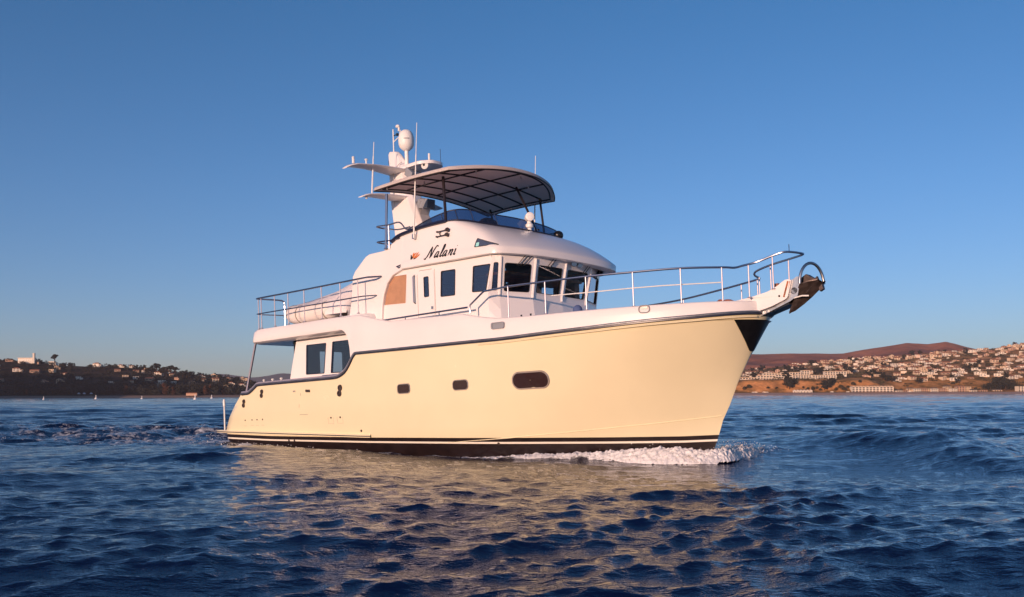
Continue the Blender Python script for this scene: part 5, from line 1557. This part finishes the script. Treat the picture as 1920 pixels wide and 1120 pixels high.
# the many more houses, too small to count, as one mass
VV, FF_, MM_ = [], [], []
proto_ = [house_mesh(11, 8, 4.8, 'gable', W2(11)), house_mesh(12, 8, 3.2, 'hip', W1(12), 4), house_mesh(10, 8, 5.2, 'flat', W2(10)), house_mesh(9, 8, 5, 'front', W2(9))]
big = MB()
for _ in range(130):
    y = hr_.uniform(1720, 2240); a = hr_.uniform(0.335, 0.55) if hr_.random() < 0.86 else hr_.uniform(0.25, 0.335)
    x = a * y; p = hr_.choice(proto_); s = hr_.uniform(0.5, 0.9); rz = hr_.uniform(-0.5, 0.5); z = H1(h_right, x, y - 3)
    cz, sz = math.cos(rz) * s, math.sin(rz) * s
    mcol = hr_.choice([0, 3, 4])
    big.add([(x + v[0] * cz - v[1] * sz, y + v[0] * sz + v[1] * cz, z + v[2] * s) for v in p.v], p.f, 0)
    n_ = len(p.f)
    big.m[-n_:] = [mcol if q == 0 else q for q in p.m]
tag(big.build('distant_houses', [hm['w1'], hm['r1'], hm['win'], hm['w3'], hm['w2']], None, smooth=0, weld=False, recalc=False), 'countless small pale houses filling the right hillside', kind='stuff')

# ------------------------------------------------------------------ apartment rows
def block(name, label, x, y, z, w, d, floors, bays, cols, group=None, gable=False, rz=0.0, cat='apartments'):
    root = empty(name, Matrix.Translation((x, y, z)) @ Matrix.Rotation(rz, 4, 'Z'))
    tag(root, label, cat, group)
    b = MB(); H = floors * 2.9
    b.box((-w / 2, -d / 2, -4), (w / 2, d / 2, H), 0)
    for k in range(bays + 1):
        xx = -w / 2 + w * k / bays
        b.box((xx - 0.25, -d / 2 - 1.2, -4), (xx + 0.25, -d / 2 - 0.003, H + 0.003), 0)
    for f in range(1, floors):
        b.box((-w / 2 + 0.26, -d / 2 - 1.15, f * 2.9 - 0.25), (w / 2 - 0.26, -d / 2 - 0.004, f * 2.9 + 0.55), 0)
    b.build('wall', [hm[cols[0]]], root, smooth=0, weld=False)
    b = MB()
    if gable:
        for k in range(bays):
            xa, xb_ = -w / 2 + w * k / bays, -w / 2 + w * (k + 1) / bays
            xm = (xa + xb_) / 2
            b.add([(xa, -d / 2 - 1.3, H + .01), (xb_, -d / 2 - 1.3, H + .01), (xm, -d / 2 - 1.3, H + 1.7), (xa, d / 2, H + .01), (xb_, d / 2, H + .01), (xm, d / 2, H + 1.7)], [(0, 1, 2), (0, 2, 5, 3), (1, 4, 5, 2)], 0)
    else:
        b.box((-w / 2 - 0.4, -d / 2 - 1.4, H + 0.01), (w / 2 + 0.4, d / 2 + 0.4, H + 0.6), 0)
    b.build('roof', [hm[cols[1]]], root, smooth=0, weld=False)
    first = None
    for f in range(floors):
        for k in range(bays):
            if first is None:
                bb = MB(); ww_ = w / bays
                bb.box((-ww_ * 0.30, -0.05, 0.7), (ww_ * 0.30, 0.1, 2.45)); first = bb.build('window', [hm['win']], root, smooth=0, weld=False); o = first
            else:
                o = first.copy(); sc.collection.objects.link(o); o.parent = root
            o.location = (-w / 2 + w * (k + 0.5) / bays, -d / 2 - 0.02, f * 2.9)
    return root
bx0 = 1388
def at_r(px, y): return (px - 960) / 1800.0 * y
G1 = 'white apartment blocks along the bluff edge'
for k, (p0, p1, y, dz, fl) in enumerate(((1386, 1418, 1562, 0, 1), (1419, 1452, 1562, 0, 2), (1453, 1484, 1560, 1, 2), (1485, 1520, 1560, 0, 2), (1522, 1566, 1558, 0, 2), (1430, 1462, 1585, 2.5, 2), (1464, 1500, 1586, 3, 2), (1502, 1516, 1590, 3, 3), (1545, 1585, 1600, 3, 2), (1430, 1460, 1545, -4, 2))):
    xa, xb_ = at_r(p0, y), at_r(p1, y); xm = (xa + xb_) / 2
    loc = ['at the left end beside the yacht bow', 'second from the left in the front row', 'third from the left in the front row', 'fourth in the front row', 'at the right end of the front row', 'behind the second front block', 'behind the third front block', 'tall and narrow, in the back row', 'at the right end of the back row', 'lowest, at the bluff edge under the second block'][k]
    block('apartment_block', 'white flat roofed apartment block ' + loc, xm, y, H1(h_right, xm, y - 6) + dz, xb_ - xa, 10, fl, max(3, int((xb_ - xa) / 4.2)), ('w3', 'w1'), G1)
xa, xb_ = at_r(1596, 1497), at_r(1674, 1497)
for k in range(3):
    w = (xb_ - xa) / 3
    xm = xa + w * (k + .5)
    block('beach_apartments', ('left', 'middle', 'right')[k] + ' of three white three storey apartment houses with small gables on the beach', xm, 1500, 3.0, w - 0.5, 11, 3, 4, ('w3', 'w1'), 'white apartment houses on the beach', True)
for k, (p, w, fl) in enumerate(((1684, 8, 1), (1694, 9, 1), (1706, 10, 2), (1718, 9, 2), (1729, 10, 2), (1740, 9, 2), (1751, 9, 2), (1764, 10, 2), (1775, 9, 3), (1786, 9, 2), (1799, 12, 3), (1812, 9, 3), (1824, 8, 1), (1842, 10, 1), (1868, 12, 1), (1914, 14, 3))):
    y = 1497 + (k % 3) * 4
    block('beach_house', 'pale ' + ('low', 'two storey', 'three storey')[fl - 1] + ' beach house at the foot of the right hillside', at_r(p, y), y, 3.0, w, 9, fl, 3, (('w3', 'r2'), ('w2', 'r3'), ('w1', 'r2'))[k % 3], 'beach houses at the foot of the right hillside', k % 2 == 0, hr_.uniform(-.1, .1), 'house')
# white beach cabins, huts and cars on the sand
cab = MB(); cab.box((-2.2, -2, 0), (2.2, 2, 3.4), 0); cab.add([(-2.6, -2.4, 3.4), (2.6, -2.4, 3.4), (2.6, 2.4, 3.4), (-2.6, 2.4, 3.4), (0, 0, 5.0)], [(0, 1, 4), (1, 2, 4), (2, 3, 4), (3, 0, 4), (0, 3, 2, 1)], 0)
cab.box((-0.6, -2.06, 0.2), (0.6, -1.9, 2.2), 1)
cabm = bld(cab, 'beach_cabin', ('w3', 'win'))
for k in range(6):
    o = bpy.data.objects.new('beach_cabin', cabm); sc.collection.objects.link(o)
    x = at_r(1489.5 + 6.1 * k, 1490); o.location = (x, 1490, 3.0)
    tag(o, ('first', 'second', 'third', 'fourth', 'fifth', 'last')[k] + ' from the left of six small white cabins in a row on the beach', 'beach cabin', 'row of white cabins on the beach')
carb = MB()
carb.loft([[(x, y * s_, z) for (x, z) in ((-2.2, 0.4), (2.2, 0.4), (2.2, 0.95), (1.2, 1.05), (0.7, 1.5), (-1.2, 1.5), (-1.9, 1.0), (-2.2, 0.95))] for y, s_ in ((-0.85, 1), (0.85, 1))], True, 0, True, True)
for x in (-1.35, 1.35):
    for y in (-0.86, 0.70): carb.lathe([(0.36, 0), (0.36, 0.16)], (x, y, 0.36), (0, 1, 0), 10, 1)
carm = bld(carb, 'parked_car', ('w3', 'win'))
for k, (p, y) in enumerate(((1413, 1486), (1417, 1487), (1433, 1487), (1438, 1486), (1560, 1487), (1590, 1487), (1706, 1486))):
    o = bpy.data.objects.new('parked_car', carm); sc.collection.objects.link(o)
    o.location = (at_r(p, y), y, 3.05); o.rotation_euler = (0, 0, hr_.uniform(-.4, .4)); o.scale = (1.25,) * 3
    tag(o, 'tiny white car parked at the back of the beach', 'car', 'cars parked behind the beach')
# left cove: white landmark hall with a tower on the crest, beach hut, shelters
def at_l(px, y): return (px - 960) / 1800.0 * y
x, y = at_l(52, 1790), 1790; z = H1(h_left, x, y) + 3
lm = empty('hilltop_hall', Matrix.Translation((x, y, z)))
tag(lm, 'long white building with a square tower on the crest of the left hill', 'building')
b = MB(); b.box((-15, -6, -4), (13, 6, 6.2)); b.box((-16, -7, 6.1), (13.4, 7, 6.8)); b.build('wall', [hm['w3']], lm, smooth=0, weld=False)
b = MB(); b.box((13.05, -7.5, -4), (16.4, -3.5, 14.5)); b.box((12.8, -7.8, 14.5), (16.7, -3.2, 15.2)); b.build('tower', [hm['w3']], lm, smooth=0, weld=False)
for k in range(6):
    b = MB(); b.box((-14 + 4.4 * k, -6.1, 1.2), (-11.5 + 4.4 * k, -5.9, 4.6)); b.build('window', [hm['win']], lm, smooth=0, weld=False)
bl_names = ['beside the white towered hall', 'under the tall flat pine', 'above the middle of the woods', 'right of the middle, below the ridge houses']
x, y = at_l(360, 1412), 1412
bh = empty('beach_hut', Matrix.Translation((x, y, 2.6)))
tag(bh, 'low orange lit hut on the left beach near the yacht stern', 'hut')
b = MB(); b.box((-8, -2.5, 0), (8, 2.5, 3.4)); b.build('wall', [hm['w2']], bh, smooth=0, weld=False)
b = MB(); b.add([(-8.6, -3, 3.4), (8.6, -3, 3.4), (8.6, 3, 3.4), (-8.6, 3, 3.4), (-7.5, 0, 4.6), (7.5, 0, 4.6)], [(0, 1, 5, 4), (1, 2, 5), (2, 3, 4, 5), (3, 0, 4), (0, 3, 2, 1)]); b.build('roof', [hm['r1']], bh, smooth=0, weld=False)
for k, p in enumerate((148, 158, 171)):
    x = at_l(p, 1420); s_ = empty('beach_shelter', Matrix.Translation((x, 1420, 2.8)))
    tag(s_, ('left', 'middle', 'right')[k] + ' of three pale shelters on the left beach before the woods', 'shelter', 'pale shelters on the left beach')
    b = MB(); b.lathe([(2.4, 3.0), (2.3, 3.3), (1.2, 4.6), (0.1, 5.2)], (0, 0, 0), n=10); b.build('roof', [mat('pale_canvas', (0.50, 0.52, 0.58), 0.8) if k == 0 else bpy.data.materials['pale_canvas']], s_, smooth=30, weld=False)
    b = MB(); b.tube([(0, 0, -0.5), (0, 0, 3.2)], 0.16, 6); b.build('post', [hm['w4']], s_, weld=False)

# buoys moored off the left beach
bo = MB(); bo.lathe([(0.0, -0.5), (0.75, -0.4), (0.9, 0.1), (0.72, 0.6), (0.25, 1.0), (0.2, 2.0), (0.26, 2.3), (0.0, 2.4)], (0, 0, 0), n=14)
bom = bo.build('mooring_buoy', ['whitemat'], None)
for k, (p, y, s_) in enumerate(((82, 520, 0.75), (180, 640, 1.1), (266, 560, 0.8), (366, 420, 0.95), (397, 620, 1.0))):
    o = bom if k == 0 else bom.copy()
    if k: sc.collection.objects.link(o)
    o.location = (at_l(p, y), y, 0.0); o.scale = (s_,) * 3
    tag(o, ('leftmost of the five white buoys off the left beach', 'second from the left of the five white buoys off the left beach', 'middle one of the five white buoys off the left beach', 'largest and nearest of the five white buoys, below the beach hut', 'rightmost of the five white buoys, nearest the yacht stern')[k], 'buoy', 'white buoys off the left beach')

# ------------------------------------------------------------------ trees
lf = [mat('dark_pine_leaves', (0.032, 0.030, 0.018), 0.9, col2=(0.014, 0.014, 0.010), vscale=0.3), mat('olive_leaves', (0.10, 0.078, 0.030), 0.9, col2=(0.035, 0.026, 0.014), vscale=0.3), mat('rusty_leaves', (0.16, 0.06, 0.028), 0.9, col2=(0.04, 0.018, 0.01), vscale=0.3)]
bark = mat('tree_bark', (0.06, 0.035, 0.022), 0.95)
tr = np.random.RandomState(8)
def leaf_cloud(cl, n, size):
    """cl: list of (cx,cy,cz,rx,ry,rz) clumps"""
    V, F = [], []
    for _ in range(n):
        c = cl[tr.randint(len(cl))]
        d = tr.randn(3); d /= np.linalg.norm(d) + 1e-9
        p = np.array(c[:3]) + d * np.array(c[3:]) * (0.55 + 0.5 * tr.rand())
        a = tr.randn(3); a /= np.linalg.norm(a); bq = np.cross(a, tr.randn(3)); bq /= np.linalg.norm(bq) + 1e-9
        s = size * (0.6 + 0.8 * tr.rand()); k = len(V)
        V += [p - a * s, p + bq * s * 0.6, p + a * s, p - bq * s * 0.6]; F.append((k, k + 1, k + 2, k + 3))
    return V, F
def tree_kind(name, H, crown, nleaf, size, lm_, r0=0.5):
    b = MB(); b.tube([(0, 0, -2), (0.1 * H * tr.uniform(-.4, .4), 0, H * 0.5), (0, 0, H * 0.8)], [r0, r0 * 0.7, r0 * 0.3], 7)
    for c in crown[:5]:
        b.tube([(0, 0, H * 0.42), ((c[0]) * .6, c[1] * .6, (H * 0.42 + c[2]) / 2 + .5), (c[0], c[1], c[2])], [r0 * .5, r0 * .3, r0 * .12], 5)
    tk = b.build('trunk', [bark], None, weld=False)
    V, F = leaf_cloud(crown, nleaf, size)
    b = MB(); b.add(V, F); ck_ = b.build('crown', [lm_], None, smooth=0, weld=False, recalc=False)
    for o in (tk, ck_): sc.collection.objects.unlink(o)
    return tk.data, ck_.data
TK = {
    'flat': tree_kind('pine', 17, [(-4, 0, 13, 4, 3, 1.7), (3.5, 1, 14, 4, 3, 1.6), (0, -1, 15.5, 4.5, 3.5, 1.5), (1, 2, 12, 3, 3, 1.5), (-1, 0, 16.3, 2, 2, 1.2)], 700, 0.75, lf[0], 0.7),
    'round': tree_kind('oak', 13, [(tr.uniform(-4.6, 4.6), tr.uniform(-4, 4), tr.uniform(4.5, 12.2), tr.uniform(1.3, 2.5), tr.uniform(1.3, 2.4), tr.uniform(1.0, 1.9)) for _ in range(13)], 900, 0.7, lf[0], 0.6),
    'bush': tree_kind('scrub', 8, [(-2.5, 0, 3, 2.8, 2.6, 2.4), (2.5, .5, 3.2, 3, 2.6, 2.4), (0, 0, 5.4, 2.8, 2.6, 2.0)], 500, 0.65, lf[1], 0.4),
    'rust': tree_kind('poplar', 16, [(0, 0, 6, 2.6, 2.6, 4), (1.2, 0, 10, 2.4, 2.4, 3.6), (-1, 0, 13, 1.8, 1.8, 2.6)], 500, 0.65, lf[2], 0.4),
}
def put_tree(kind, x, y, z, s, label, group, sx=1.0):
    root = empty({'flat': 'pine_tree', 'round': 'oak_tree', 'bush': 'scrub_tree', 'rust': 'poplar_tree'}[kind], Matrix.Translation((x, y, z)) @ Matrix.Rotation(hr_.uniform(0, 6.28), 4, 'Z') @ Matrix.Diagonal((s * sx, s * sx, s, 1)))
    tag(root, label, 'tree', group)
    for nm, dt in (('trunk', TK[kind][0]), ('crown', TK[kind][1])):
        o = bpy.data.objects.new(nm, dt); sc.collection.objects.link(o); o.parent = root
def skyl(p, y, kind, s, lab, grp='trees on the crest of the left hill', dz=-2.0, sx=1.25):
    x = at_l(p, y); put_tree(kind, x, y, H1(h_left, x, y) + dz, s, lab, grp, sx)
skyl(103, 1780, 'flat', 1.15, 'tall flat topped dark pine standing alone right of the white hilltop hall', dz=3)
for p, s in ((276, 0.95), (284, 1.1), (293, 1.15), (302, 1.2), (312, 1.15), (321, 1.05), (329, 0.9)):
    skyl(p, 1740, 'flat' if p % 2 else 'round', s, 'dark pine in the dense rounded clump on the left skyline', 'clump of pines on the left skyline', 2)
for p, s in ((342, 0.85), (350, 1.0), (357, 0.8)):
    skyl(p, 1720, 'round', s, 'dark round tree in the small clump right of the big pine clump', 'small clump of trees right of the big pine clump', 2)
for p in (2, 8, 22, 70, 78, 116, 122, 130, 170, 176, 205, 213, 222, 232, 246, 254, 262, 267, 372, 384, 396, 404, 412, 430, 436, 444):
    skyl(p, 1800 if p < 270 else 1760, hr_.choice(['round', 'bush', 'round']), hr_.uniform(0.5, 0.9), 'small dark tree along the left hill crest')
for p, y, s in ((236, 1440, 1.0), (309, 1440, 1.25), (312, 1446, 1.1), (325, 1442, 0.9), (385, 1440, 1.0), (392, 1446, 1.1), (418, 1445, 0.8), (50, 1436, 0.7)):
    skyl(p, y, 'rust', s, 'rusty brown tree at the front of the dark shore wood', 'rusty trees before the shore wood')
GR = 'dark trees on the right shore'
def rtree(p, y, kind, s, lab, sx=1.0, dz=0, grp=GR):
    x = at_r(p, y); put_tree(kind, x, y, H1(h_right, x, y) + dz, s, lab, grp, sx)
for p, y, s in ((1476, 1502, 1.15), (1481, 1500, 1.3), (1486, 1503, 1.2), (1479, 1510, 1.3), (1490, 1508, 0.9)):
    rtree(p, y, 'round', s, 'dark tree in the tall clump splitting the orange bluff', grp='tree clump splitting the orange bluff', dz=-1)
for p, y, s in ((1546, 1502, 0.9), (1551, 1504, 1.25), (1557, 1508, 1.1), (1543, 1510, 0.8), (1562, 1514, .8)):
    rtree(p, y, 'round', s, 'dark tree in the leaning clump right of the six white cabins', grp='tree clump right of the white cabins', dz=-1)
for p, y, s, sx in ((1858, 1512, 1.1, 1.2), (1866, 1510, 1.5, 1.2), (1876, 1512, 1.75, 1.2), (1886, 1511, 1.6, 1.2), (1895, 1514, 1.3, 1.2), (1849, 1518, 0.9, 1.1), (1870, 1530, 1.5, 1.3), (1882, 1530, 1.6, 1.3)):
    rtree(p, y, 'round', s, 'dark brown tree in the large rounded grove near the right edge', sx, -1, 'large rounded grove near the right edge')
for p, y in ((1902, 1505), (1909, 1507), (1914, 1508)):
    rtree(p, y, 'round', 0.8, 'dark tree in the small clump between the grove and the right edge', grp='small clump right of the grove')
for p, y in ((1568, 1500), (1576, 1504), (1583, 1500), (1590, 1505), (1600, 1510), (1612, 1514), (1396, 1500), (1404, 1502), (1440, 1499), (1456, 1500), (1524, 1500), (1532, 1503), (1538, 1500), (1830, 1508), (1836, 1506), (1506, 1502), (1515, 1501), (1745, 1520), (1690, 1512)):
    rtree(p, y, 'bush', hr_.uniform(0.5, 0.9), 'low olive scrub tree at the foot of the right bluff', grp='scrub along the foot of the bluff')
for k in range(80):
    y = hr_.choice([1570, 1600, 1660, 1720, 1790, 1850, 1950, 2100, 2230]) + hr_.uniform(-15, 15)
    a = hr_.uniform(0.245, 0.335) if k < 34 else hr_.uniform(0.33, 0.54)
    x = a * y
    put_tree(hr_.choice(['round', 'bush', 'round']), x, y, H1(h_right, x, y) - 0.5, hr_.uniform(0.55, 1.05), 'small dark tree between houses on the right hillside', 'trees between the right hillside houses', 1.2)
# the shore wood and the brush: masses nobody could count
def mass(name, label, clumps, n, size, m):
    V, F = leaf_cloud(clumps, n, size)
    b = MB(); b.add(V, F); o = b.build(name, [m], None, smooth=0, weld=False, recalc=False)
    tag(o, label, kind='stuff')
cl = []
for _ in range(420):
    y = tr.uniform(1432, 1560); a = tr.uniform(-0.60, -0.245); x = a * y
    hh = tr.uniform(6, 15) * (1.0 if a < -0.30 else 0.8)
    cl.append((x, y, H1(h_left, x, y) + hh * 0.55, tr.uniform(4, 7), 5, hh * 0.55))
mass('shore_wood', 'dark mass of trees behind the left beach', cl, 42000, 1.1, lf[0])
cl = []
for _ in range(620):
    y = tr.uniform(1560, 1830); a = tr.uniform(-0.58, -0.255); x = a * y
    hh = tr.uniform(3, 8)
    cl.append((x, y, H1(h_left, x, y) + hh * 0.4, tr.uniform(3, 7), 5, hh * 0.5))
mass('hillside_wood', 'dark trees and scrub between the houses of the left hillside', cl, 48000, 1.0, lf[0])
cl = []
for _ in range(130):
    x = tr.uniform(-430, 420); y = tr.uniform(1582, 1700); hh = tr.uniform(5, 10)
    cl.append((x, y, H1(h_shore, x, y) + hh * 0.5, 6, 5, hh * 0.5))
mass('distant_wood', 'dark low wood on the shore beneath the deck overhang', cl, 12000, 1.1, lf[0])
cl = []
for _ in range(700):
    y = tr.uniform(1505, 2250); a = tr.uniform(0.235, 0.56); x = a * y
    hh = tr.uniform(1.5, 4)
    cl.append((x, y, H1(h_right, x, y) + hh * 0.3, tr.uniform(4, 12), 5, hh * 0.5))
mass('hillside_scrub', 'olive scrub scattered over the right hillside', cl, 46000, 0.9, lf[1])

# ------------------------------------------------------------------ sea haze over everything
hz = MB(); hz.box((-7000, -400, -7), (7000, 9400, 330))
hzm = bpy.data.materials.new('haze'); hzm.use_nodes = True
t = hzm.node_tree; t.nodes.remove(t.nodes['Principled BSDF'])
pv = t.nodes.new('ShaderNodeVolumePrincipled')
pv.inputs['Color'].default_value = (0.90, 0.85, 0.95, 1)
pv.inputs['Density'].default_value = 0.000045
pv.inputs['Anisotropy'].default_value = 0.0
t.links.new(pv.outputs[0], t.nodes['Material Output'].inputs['Volume'])
hzo = hz.build('haze', [hzm], None, smooth=0)
tag(hzo, 'thin sea haze', kind='stuff')
